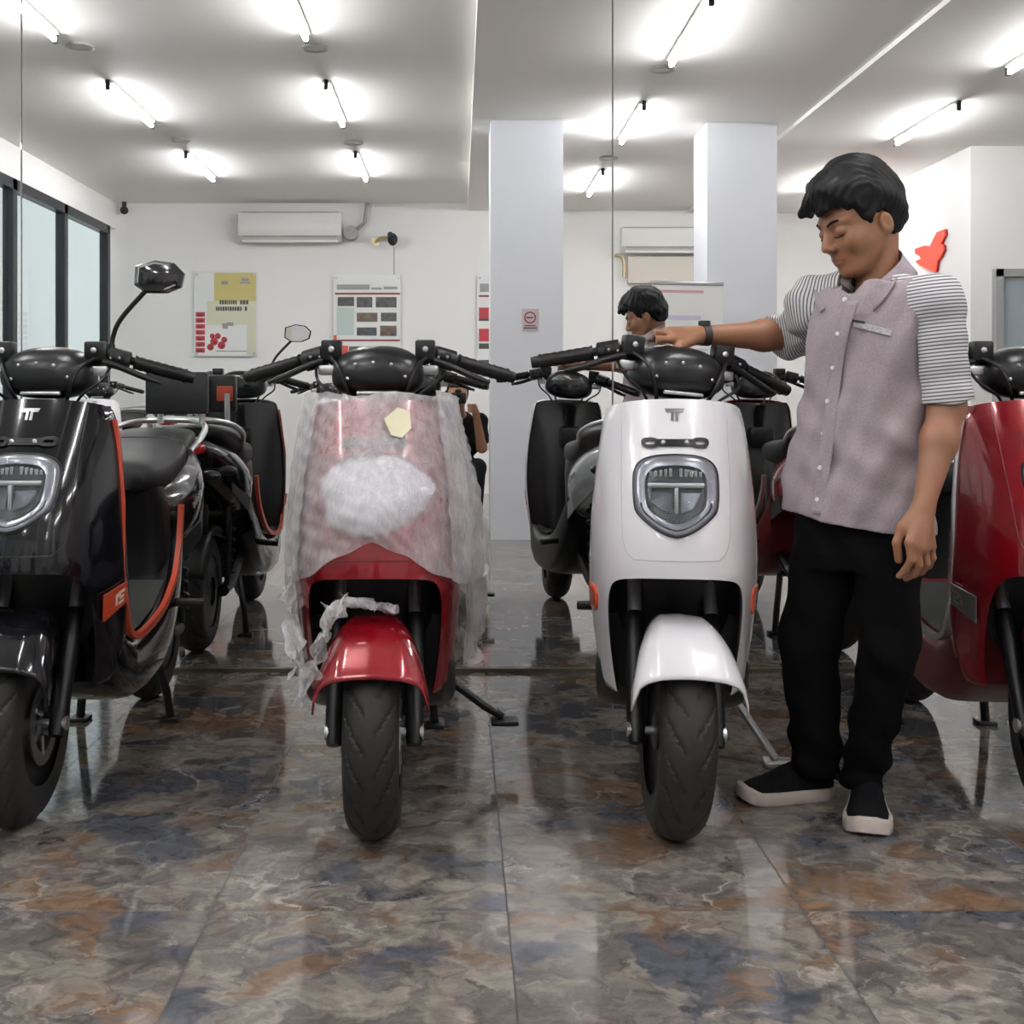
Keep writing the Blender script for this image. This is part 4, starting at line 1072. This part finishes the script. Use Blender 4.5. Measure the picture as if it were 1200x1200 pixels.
def zprof(P, zs, a, b, shrink=0.0):
    z = P[:,2]; t = np.clip((z-PEL[2])/(SHm[2]-PEL[2]), -.3, 1.2)
    c = PEL[None,:2]*(1-t[:,None])+SHm[None,:2]*t[:,None]
    q = P[:,:2]-c; l = q@Rv[:2]; f = q@Fv[:2]
    A = np.interp(z, zs, a)-shrink; B = np.interp(z, zs, b)-shrink
    fo = np.interp(z, zs, [.0]*len(zs))
    k = np.sqrt((l/A)**2+((f-fo)/B)**2); return (k-1)*np.minimum(A, B), l, f
ZS = [.70,.78,.90,1.00,1.10,1.18,1.24,1.28,1.31,1.335,1.36]
TA = [.192,.190,.182,.173,.168,.165,.160,.150,.130,.095,.062]
TB = [.140,.138,.126,.117,.115,.114,.105,.092,.078,.068,.058]
def body_sdf(P):
    d = head_sdf(P)
    d = smin(d, cap(P, hp(-.034,0,-.050), NB+np.array((.004,.004,-.06)), .049, .050), .014)
    t, _, _ = zprof(P, ZS, TA, TB, .028); t = np.maximum(t, np.maximum(.80-P[:,2], P[:,2]-1.27))
    d = smin(d, t, .02)
    for s_, e, w, H in ((SHr, ELr, WRr, RH), (SHl, ELl, WRl, LH)):
        a = smin(cap(P, s_, e, .041, .039), cap(P, e, e+(w-e)*.35, .040, .0405), .02)
        a = smin(a, cap(P, e+(w-e)*.35, w, .0405, .0235), .02)
        a = smin(a, hand(P, H, w), .014); d = smin(d, a, .02)
    for h_, k_, a_ in ((HIPr, KNr, ANr), (HIPl, KNl, ANl)):
        d = smin(d, smin(cap(P, h_, k_, .064, .048), cap(P, k_, a_, .048, .036), .02), .03)
    return d
me, V = nets(body_sdf, (.50, 2.62, .03), (1.24, 3.45, 1.66), .0031, 'person', 1)
q = (V-HC)@HR.T/HK; A = np.abs(q[:,1]); qs = np.stack([q[:,0], A, q[:,2]], 1)
lip = np.minimum(cap(qs, (.0935,0,-.0580), (.083,.021,-.0625), .0052, .003), cap(qs, (.0915,0,-.0700), (.083,.018,-.0660), .0062, .003))
vattr(me, 'lip', np.clip(1-lip/.003, 0, 1)*(q[:,0] > .06))
person = link('person', me, M['skin'])
tag(person, 'person in mauve shirt with striped sleeves, one hand resting on the white scooter', 'person')

# ---- hair
def hair_sdf(P):
    q = (P-HC)@HR.T/HK; f, s_, u = q[:,0], q[:,1], q[:,2]; a = np.abs(s_)
    d = ell(q, (-.010,0,.060), (.108,.093,.100))
    d = smin(d, ell(q, (-.050,0,.012), (.070,.078,.078)), .03)
    d = smin(d, cap(q, (.070,-.010,.098), (.108,-.042,.066), .030, .010), .03)
    d = smin(d, cap(q, (.075,.030,.092), (.100,.020,.058), .028, .010), .03)
    st = np.sin(420*(s_*.8+f*.3)+10*np.sin(26*f+1)+7*np.sin(34*u))*.0013+np.sin(170*s_+80*u+90*f+3*np.sin(40*f))*.0014+np.sin(60*f-80*u+50*s_)*.0022
    d = d+st
    # hairline: forehead, temple, in front of and around the ear, nape
    hl = np.interp(f, [-.14,-.075,-.048,-.034,-.020,.006,.016,.030,.046,.062,.080,.115], [-.085,-.078,-.060,-.030,.006,.012,-.016,.002,.042,.056,.060,.048])
    hl = hl+.006*np.sin(150*s_+3)+.004*np.sin(310*f)
    return smax(d, (hl-u)*.8, .008)*HK
me, _ = nets(hair_sdf, HC-.19, HC+.19, .0030, 'hair', 1)
link('hair', me, M['hair'], person)
for s_ in (-1, 1):
    pts = [hp(.0925,s_*.014,.0215), hp(.0905,s_*.026,.0275), hp(.081,s_*.040,.0285), hp(.068,s_*.051,.022)]
    MB().tube(spl(pts, 4), [.0022]*4+[.0028]*5+[.0022]*2+[.0014]*2, 8).build('eyebrow', M['hair'], person)
    pts = [hp(.0895,s_*.021,-.0075), hp(.0885,s_*.034,-.0095), hp(.078,s_*.047,-.0065)]
    MB().tube(spl(pts, 4), .0014, 6).build('eyelash', M['hair'], person)

# ---- shirt
def folds(P):
    l = (P[:,:2]-SHm[:2])@Rv[:2]; z = P[:,2]; f = (P[:,:2]-SHm[:2])@Fv[:2]
    w = np.clip((1.24-z)/.35, 0, 1)
    return (.0045*np.sin(34*l+11*z+1.2)*w+.0035*np.sin(52*l-17*z+2*np.sin(9*z))*w+.0035*np.sin(27*z+30*l+20*f)*np.clip((z-.72)/.2,0,1)
            +.003*np.sin(60*z-38*l+.7)*np.exp(-((z-.92)/.14)**2)+.0022*np.sin(90*l+40*z))
def torso_sdf(P):
    t, l, f = zprof(P, ZS, TA, TB)
    hem = .742+.024*(l/.17)
    t = np.maximum(t, P[:,2]-1.315); sh = smin(t, cap(P, SHr+np.array((0,0,-.006)), SHl+np.array((0,0,-.006)), .050, .052), .04)
    for q_ in (SHr, SHl): sh = smin(sh, cap(P, q_+(NB-q_)*.10, NB+np.array((0,0,-.028))+(q_-NB)*.18, .048, .050), .03)
    ln = np.abs((P[:,:2]-SHm[:2])@Rv[:2]); sh = sh+.016*np.clip((ln-.140)/.03,0,2.2)*np.clip((P[:,2]-1.02)/.10,0,1)
    sh = sh+folds(P)*1.15
    sh = np.maximum(sh, hem-P[:,2])
    neck = cap(P, NB+np.array((0,0,-.02))+Fv*.004, NB+np.array((-.028,-.014,.12)), .058, .064)
    qn = P-NB; sh = np.maximum(sh, qn[:,2]-.018+.085*(qn@Fv+.07)/.14*(np.linalg.norm(qn[:,:2],axis=1)<.105))
    v = ell(P, NB+Fv*.090+np.array((0,0,-.005)), (.034,.034,.062))
    return np.maximum(np.maximum(sh, -neck), -v)
me, _ = nets(torso_sdf, (.74, 2.76, .68), (1.24, 3.32, 1.40), .0040, 'shirt', 1)
shirt = link('shirt', me, M['chambray'], person)
def sleeve(name, s_, e, w, frac, r0, r1, tip):
    ax = (e-s_)/np.linalg.norm(e-s_); L = np.linalg.norm(e-s_); top = s_-ax*.0
    end = e+tip
    inw = SHm-s_; inw[2] = 0; inw /= np.linalg.norm(inw)
    a0 = s_+inw*.085+np.array((0,0,.022))
    def sd(P):
        d = smin(cap(P, s_, end, r0, r1), cap(P, a0, s_, .054, r0), .03)
        along = (P-s_)@ax
        d = d+.0016*np.sin(60*along+25*P[:,0]+18*P[:,2])+.0014*np.sin(42*P[:,2]-50*along+30*P[:,1])
        Le = (end-s_)@ax
        d = np.maximum(d, along-Le+.004*np.sin(60*P[:,0]))
        cut = (P-s_)@inw-(.020+.075*np.clip((P[:,2]-1.20)/.12,0,1)**1.5)                    # shoulder seam
        return np.maximum(d, cut)
    lo = np.minimum(np.minimum(s_, end), a0)-.11; hi = np.maximum(np.maximum(s_, end), a0)+.11
    me, V = nets(sd, lo, hi, .0036, name, 1)
    vattr(me, 'along', (V-s_)@ax+.012*((V-s_)@inw))
    return link(name, me, M['stripe'], shirt)
axr = (WRr-ELr)/np.linalg.norm(WRr-ELr); axl = (WRl-ELl)/np.linalg.norm(WRl-ELl)
sleeve('sleeve', SHl, ELl, WRl, 1, .061, .057, np.array((.000,0,.006)))
# the far sleeve follows the bent elbow
def sd(P):
    e2 = ELr+axr*.055
    d = smin(cap(P, SHr, ELr, .064, .058), cap(P, ELr, e2, .058, .060), .02)
    inw = SHm-SHr; inw = inw/np.linalg.norm(inw)
    d = smin(d, cap(P, SHr+inw*.085+np.array((0,0,.026)), SHr, .056, .064), .03)
    d = d+.004*np.sin(75*P[:,0]+40*P[:,2]+30*P[:,1])+.003*np.sin(50*P[:,2]-66*P[:,0])
    nrm = axr*.8+np.array((0,0,-.5))*.6; nrm = nrm/np.linalg.norm(nrm)
    d = np.maximum(d, np.where(P[:,1] > 3.20, (P-(ELr+axr*.060+np.array((0,0,-.02))))@nrm, -1))
    return np.maximum(d, (P-SHr)@inw-(.050+.050*np.clip((P[:,2]-1.20)/.12,0,1)**1.5))
me, V = nets(sd, np.minimum(SHr, ELr)-.14, np.maximum(SHr, ELr)+.12, .0036, 'sleeve', 1)
vattr(me, 'along', (V-SHr)@((ELr-SHr)/np.linalg.norm(ELr-SHr))*.8+(V-ELr)@axr*.75+.25*V[:,2])
link('sleeve', me, M['stripe'], shirt)
# collar
def collar():
    rows = [[], [], [], []]
    n = 40
    for k in range(n+1):
        a = -2.55+5.1*k/n                  # around the neck, 0 at the back
        dirv = (-Fv*math.cos(a)+Rv*math.sin(a)); b_ = abs(a)/2.55
        c = NB+np.array((-.010,-.004,.0))
        up = .078-.108*b_**1.5
        r = .063+.010*b_
        rows[0].append(c+dirv*(r+.000)+Zv*(up-.030))
        rows[1].append(c+dirv*(r+.003)+Zv*(up+.004))
        fl = .042+.022*max(0, b_-.55)/.45
        rows[2].append(c+dirv*(r+.012)+Zv*(up+.004-.35*fl)+Fv*.003*b_)
        rows[3].append(c+dirv*(r+.034+.006*b_)+Zv*(up-fl)+Fv*.016*max(0,b_-.7))
    rows[1:2] = [rows[1]]
    for j in (2, 3):
        Pj = np.array(rows[j])
        for _ in range(6):
            d0 = torso_sdf(Pj); g = np.stack([torso_sdf(Pj+np.eye(3)[k]*.004)-torso_sdf(Pj-np.eye(3)[k]*.004) for k in range(3)], 1); g /= np.linalg.norm(g, axis=1)[:,None]+1e-9
            Pj = Pj+g*np.maximum(0, (.011 if j == 2 else .007)-d0)[:,None]
        rows[j] = [p for p in Pj]
    rows.insert(3, [(a+b)/2 for a, b in zip(rows[2], rows[3])])
    o = MB().grid(rows).build('collar', M['chambray'], shirt, smooth=80); solid(o, .003, 0)
collar()
def hit(px, py, sdf, d0=2.6, d1=3.4):
    ds = np.linspace(d0, d1, 800); P = np.stack([W(px, py, d) for d in ds]); v = sdf(P); i = np.argmax(v < 0)
    return P[i] if v[i] < 0 else None
fn = lambda P: torso_sdf(P)
L_ = []
for px, py in [(1000,352),(993,372),(987,395),(981,430),(976,470),(971,510),(966,550),(962,580),(959,603)]:
    h = hit(px, py, fn); 
    if h is not None: L_.append(h)
if len(L_) > 3:
    pl = resample(spl(L_, 6), 40); rows = []
    for p in pl: rows.append([p+Fv*.0015-Rv*.0165, p+Fv*.0035-Rv*.015, p+Fv*.0035+Rv*.015, p+Fv*.0015+Rv*.0165])
    o = MB().grid(rows).build('placket', M['chambray'], shirt, smooth=60); solid(o, .002, 0)
for px, py in [(991,351),(983,391),(977,431),(971,470),(966,508),(962,548),(959,585)]:
    h = hit(px, py, fn)
    if h is not None:
        MB().cyl(h+Fv*.003, h+Fv*.0075, .0056, .0050, 14).build('button', M['button'], shirt)
pk = [hit(x, y, fn) for x, y in [(1000,376),(1020,380),(1045,387),(1044,394),(1020,388),(1001,383)]]
if all(p is not None for p in pk):
    o = MB().add([p+Fv*.0065-Rv*.003 for p in pk], [(0,1,4,5),(1,2,3,4)]).build('pocket_trim', pm('speckled trim', (.42,.40,.40), .8, var=.95, vscale=260), shirt, smooth=0); solid(o, .002, 0)
pk = [hit(x, y, fn) for x, y in [(1000,374.5),(1015,377),(1015,380),(1000,377.5)]]
if all(p is not None for p in pk):
    o = MB().add([p+Fv*.010-Rv*.003 for p in pk], [(0,1,2,3)]).build('pocket_label', M['black'], shirt, smooth=0); solid(o, .002, 0)

# ---- trousers
def trouser_sdf(P):
    z = P[:,2]
    t, l, f = zprof(P, [.60,.66,.72,.80,.86], [.140,.152,.155,.145,.135], [.098,.108,.106,.098,.094])
    t = np.maximum(t, np.maximum(z-.82, .62-z)); d = t
    for (h_, k_, a_, rk, ra) in ((HIPr+Rv*.0, KNr, ANr, .072, .061), (HIPl, KNl, ANl, .067, .052)):
        a2 = a_+np.array((0,0,-.03))
        leg = smin(cap(P, h_-Zv*.08, k_, .086, rk), cap(P, k_, a2, rk, ra), .03)
        d = smin(d, leg, .015)
    lowk = np.clip((.36-z)/.28, 0, 1)
    d = d+.006*lowk*np.sin(75*z+22*P[:,0]+15*P[:,1])+.003*np.sin(38*z+45*P[:,0]-30*P[:,1])
    lim = np.where(P[:,0]*1.0+(P[:,1]-3.17)*-.9 < .985, .068, .062)
    return np.maximum(d, lim-z)
me, _ = nets(trouser_sdf, (.78, 2.84, .03), (1.22, 3.34, .88), .0045, 'trousers', 1)
link('trousers', me, M['cloth_k'], person)
# ---- shoes
def shoe(heel, toe):
    heel = np.array((*heel, 0.)); toe = np.array((*toe, 0.)); ax = (toe-heel); Ls = np.linalg.norm(ax); ax /= Ls; sd_ = np.cross(Zv, ax)
    def fr(P): q = P-heel; return np.stack([q@ax, q@sd_, q[:,2]], 1)
    def half(x): return np.interp(x, np.array([-.01,.0,.02,.06,.12,.18,.22,.245,.262,.268])*Ls/.262, [.006,.024,.036,.041,.045,.054,.054,.045,.026,.010])
    def up(P):
        q = fr(P); x = q[:,0]; h_ = np.interp(x, np.array([0,.05,.10,.14,.19,.235,.262])*Ls/.262, [.085,.10,.10,.085,.062,.050,.036])
        k = np.sqrt((np.abs(q[:,1])/half(x))**2.2+(np.maximum(q[:,2],0)/h_)**2.6)
        return np.maximum(np.maximum((k-1)*.034, .012-q[:,2]), np.maximum(x-Ls*1.0, -x-.006))
    me, _ = nets(up, np.minimum(heel, toe)-.09, np.maximum(heel, toe)+np.array((.09,.09,.13)), .0035, 'shoe', 1)
    o = link('shoe', me, M['shoe_k'], person)
    xs = np.linspace(-.004, Ls*1.010, 40); out = [(x, half(x)+.004) for x in xs]; out = out+[(x, -y) for x, y in out[::-1]]
    def rg(k, z): return [heel+ax*(x+(Ls/2-x)*(1-k))+sd_*y*k+Zv*(z+.012*max(0,(x/Ls-.86)/.14)**2*(1 if z > .02 else .6)) for x, y in out]
    MB().ring_loft([rg(.95,0), rg(1.0,.004), rg(1.0,.028), rg(.97,.033), rg(.90,.033)]).build('sole', M['sole'], o, smooth=50)
    q = MB()
    for k in range(4):
        x = Ls*(.40+.07*k); z = .097-.010*k
        q.tube([heel+ax*x+sd_*y+Zv*(z-.004-22*y*y) for y in np.linspace(-.024,.024,7)], .0026, 6)
    q.build('shoe_laces', M['cloth_k'], o)
shoe((.972,3.235), (.728,3.195))
shoe((1.052,3.185), (.970,2.930))
# ---- wristwatch
c = WRr-axr*.014; n = -axr; u_ = np.cross(n, Zv); u_ /= np.linalg.norm(u_); v_ = np.cross(u_, n)
rings = []
for o_, r in ((-.010,.0262),(-.010,.0290),(.010,.0300),(.010,.0268)):
    rings.append([c+n*o_+(u_*math.cos(a)+v_*math.sin(a)*.95)*r for a in np.linspace(0,2*PI,33)[:-1]])
ww = MB().ring_loft(rings+[rings[0]], cap=False).build('wristwatch', M['watch'], person, smooth=50)
fc = c+v_*.029-u_*.0
MB().cyl(fc-v_*.002, fc+v_*.0085, .0165, .0155, 24).build('watch_case', M['black'], ww)
MB().cyl(fc+v_*.008, fc+v_*.0095, .0130, .0130, 24).build('watch_face', M['screen'], ww)
# ================================================================== the person with the camera, seen in the mirror
M['shirt_k'] = pm('black jersey', (.010,.010,.012), .85, spec=.2)
M['denim'] = pm('dark denim', (.020,.021,.024), .85, spec=.2)
M['skin2'] = pm('skin brown', (.345,.160,.086), .5)
pe = dict(h=np.array((-.005,-.23,1.07)), sr=np.array((.17,-.36,.86)), sl=np.array((-.18,-.36,.86)), er=np.array((.185,-.27,.655)), el=np.array((-.20,-.25,.66)),
          wr=np.array((.135,-.12,.93)), wl=np.array((-.10,-.12,.95)), hip=np.array((0,-.52,.36)))
def arm_(P, s_, e, w, sg):
    d = smin(cap(P, s_, e, .048, .040), cap(P, e, w, .041, .026), .02)
    d = smin(d, cap(P, w, w+np.array((-.012*sg,.035,.045)), .026, .024), .015)
    for k in range(4):
        b_ = w+np.array((-.005*sg,.045,.062-.018*k)); d = smin(d, fing(P, [b_, b_+np.array((-.030*sg,.022,.0)), b_+np.array((-.055*sg,.012,.002))], .0095, .0078), .005)
    return smin(d, fing(P, [w+np.array((-.015*sg,-.005,.02)), w+np.array((-.035*sg,-.004,.045)), w+np.array((-.058*sg,-.002,.056))], .0115, .009), .008)
def phot_sdf(P):
    d = ell(P, pe['h'], (.077,.095,.118))
    d = smin(d, ell(P, pe['h']+np.array((0,.075,-.03)), (.018,.03,.03)), .02)
    d = smin(d, cap(P, pe['h']+np.array((0,-.03,-.08)), np.array((0,-.36,.90)), .052, .058), .02)
    d = smin(d, smin(ell(P, (0,-.41,.74), (.165,.10,.20)), ell(P, (0,-.50,.45), (.155,.11,.17)), .06), .04)
    d = smin(d, arm_(P, pe['sr'], pe['er'], pe['wr'], 1), .02); d = smin(d, arm_(P, pe['sl'], pe['el'], pe['wl'], -1), .02)
    for sg, k_, f_ in ((1, (.15,-.26,.50), (.13,-.34,.08)), (-1, (-.17,-.20,.44), (-.15,-.32,.08))):
        h_ = pe['hip']+np.array((.09*sg,0,.02))
        d = smin(d, smin(cap(P, h_, np.array(k_), .075, .055), cap(P, np.array(k_), np.array(f_), .052, .038), .02), .03)
    return d
me, _ = nets(phot_sdf, (-.36,-.72,.03), (.36,.05,1.24), .0065, 'person', 1)
p2 = link('person', me, M['skin2']); tag(p2, 'person crouching with raised camera, forearm reflected beside the wrapped scooter', 'person')
def f_(P): 
    a = smin(ell(P, (0,-.41,.74), (.182,.118,.215)), ell(P, (0,-.50,.46), (.172,.128,.17)), .06)
    for s_, e in ((pe['sr'], pe['er']), (pe['sl'], pe['el'])): a = smin(a, cap(P, s_, s_+(e-s_)*.70, .066, .060), .03)
    return np.maximum(a+.004*np.sin(40*P[:,2]+30*P[:,0]), .40-P[:,2])
me, _ = nets(f_, (-.36,-.72,.3), (.36,-.1,1.0), .008, 'shirt', 1); link('shirt', me, M['shirt_k'], p2)
def f_(P):
    a = ell(P, (0,-.52,.40), (.175,.135,.13))
    for sg, k_, fo in ((1, (.15,-.26,.50), (.13,-.34,.08)), (-1, (-.17,-.20,.44), (-.15,-.32,.08))):
        h_ = pe['hip']+np.array((.09*sg,0,.02)); a = smin(a, smin(cap(P, h_, np.array(k_), .088, .070), cap(P, np.array(k_), np.array(fo), .068, .055), .02), .03)
    return np.maximum(a, .07-P[:,2])
me, _ = nets(f_, (-.36,-.74,.0), (.36,-.05,.66), .008, 'trousers', 1); link('trousers', me, M['denim'], p2)
def f_(P):
    q = P-pe['h']; d = ell(q, (0,-.012,.02), (.088,.108,.118))
    return np.maximum(d, np.minimum(q[:,1]+.02, .055-q[:,2])*1.0+.003*np.sin(160*q[:,0]+90*q[:,2]))
me, _ = nets(f_, (-.13,-.38,.93), (.13,-.08,1.25), .006, 'hair', 1); link('hair', me, M['hair'], p2)
for sg, fo, toe in ((1, (.13,-.37), (.15,-.13)), (-1, (-.15,-.35), (-.17,-.11))):
    q = MB(); R = []
    for t_, w_, h_ in [(0,.02,.05),(.08,.036,.085),(.3,.040,.09),(.6,.046,.065),(.9,.040,.045),(1,.015,.03)]:
        x, y = fo[0]+(toe[0]-fo[0])*t_, fo[1]+(toe[1]-fo[1])*t_; R.append(rrect(x, h_/2, w_, h_/2, y, 20, 2.6))
    q.ring_loft(R).build('shoe', M['shoe_k'], p2, smooth=60)
t = thing('camera', 'black camera in the hands of the crouching person', 'camera', (0,-.078,1.0))
MB().box((-.060,-.022,0),(.060,.02,.085), .012).box((-.025,-.028,.08),(.025,.016,.112), .01).build('body', M['blk'], t)
MB().cyl((0,.018,.042),(0,.070,.042), .036, .034, 28).build('lens_barrel', M['blkgl'], t)
MB().cyl((-.045,-.005,.08),(-.045,-.005,.094), .009).build('shutter_button', M['silver'], t)
# ================================================================== camera, world, view
cd = bpy.data.cameras.new('camera'); cam = bpy.data.objects.new('camera', cd); COL.objects.link(cam)
cam.location = (0, 0, CAMH); cam.rotation_euler = (PI/2, 0, 0)
cd.sensor_width = 36; cd.sensor_fit = 'HORIZONTAL'; cd.lens = F/1200*36
cd.shift_x = (600-VX)/1200; cd.shift_y = (VY-600)/1200
cd.clip_start = .01; cd.clip_end = 60
S.camera = cam
w = bpy.data.worlds.new('sky'); S.world = w; w.use_nodes = True
w.node_tree.nodes['Background'].inputs[0].default_value = (.72,.78,.85,1); w.node_tree.nodes['Background'].inputs[1].default_value = .62
S.view_settings.view_transform = 'Standard'; S.view_settings.look = 'None'; S.view_settings.gamma = 1.0
S.view_settings.use_curve_mapping = False
S.view_settings.exposure = EXPOSURE
S.cycles.max_bounces = 10; S.cycles.glossy_bounces = 6; S.cycles.diffuse_bounces = 4; S.cycles.transparent_max_bounces = 16
S.cycles.use_denoising = True; S.cycles.sample_clamp_indirect = 6.0; S.cycles.blur_glossy = 0.5
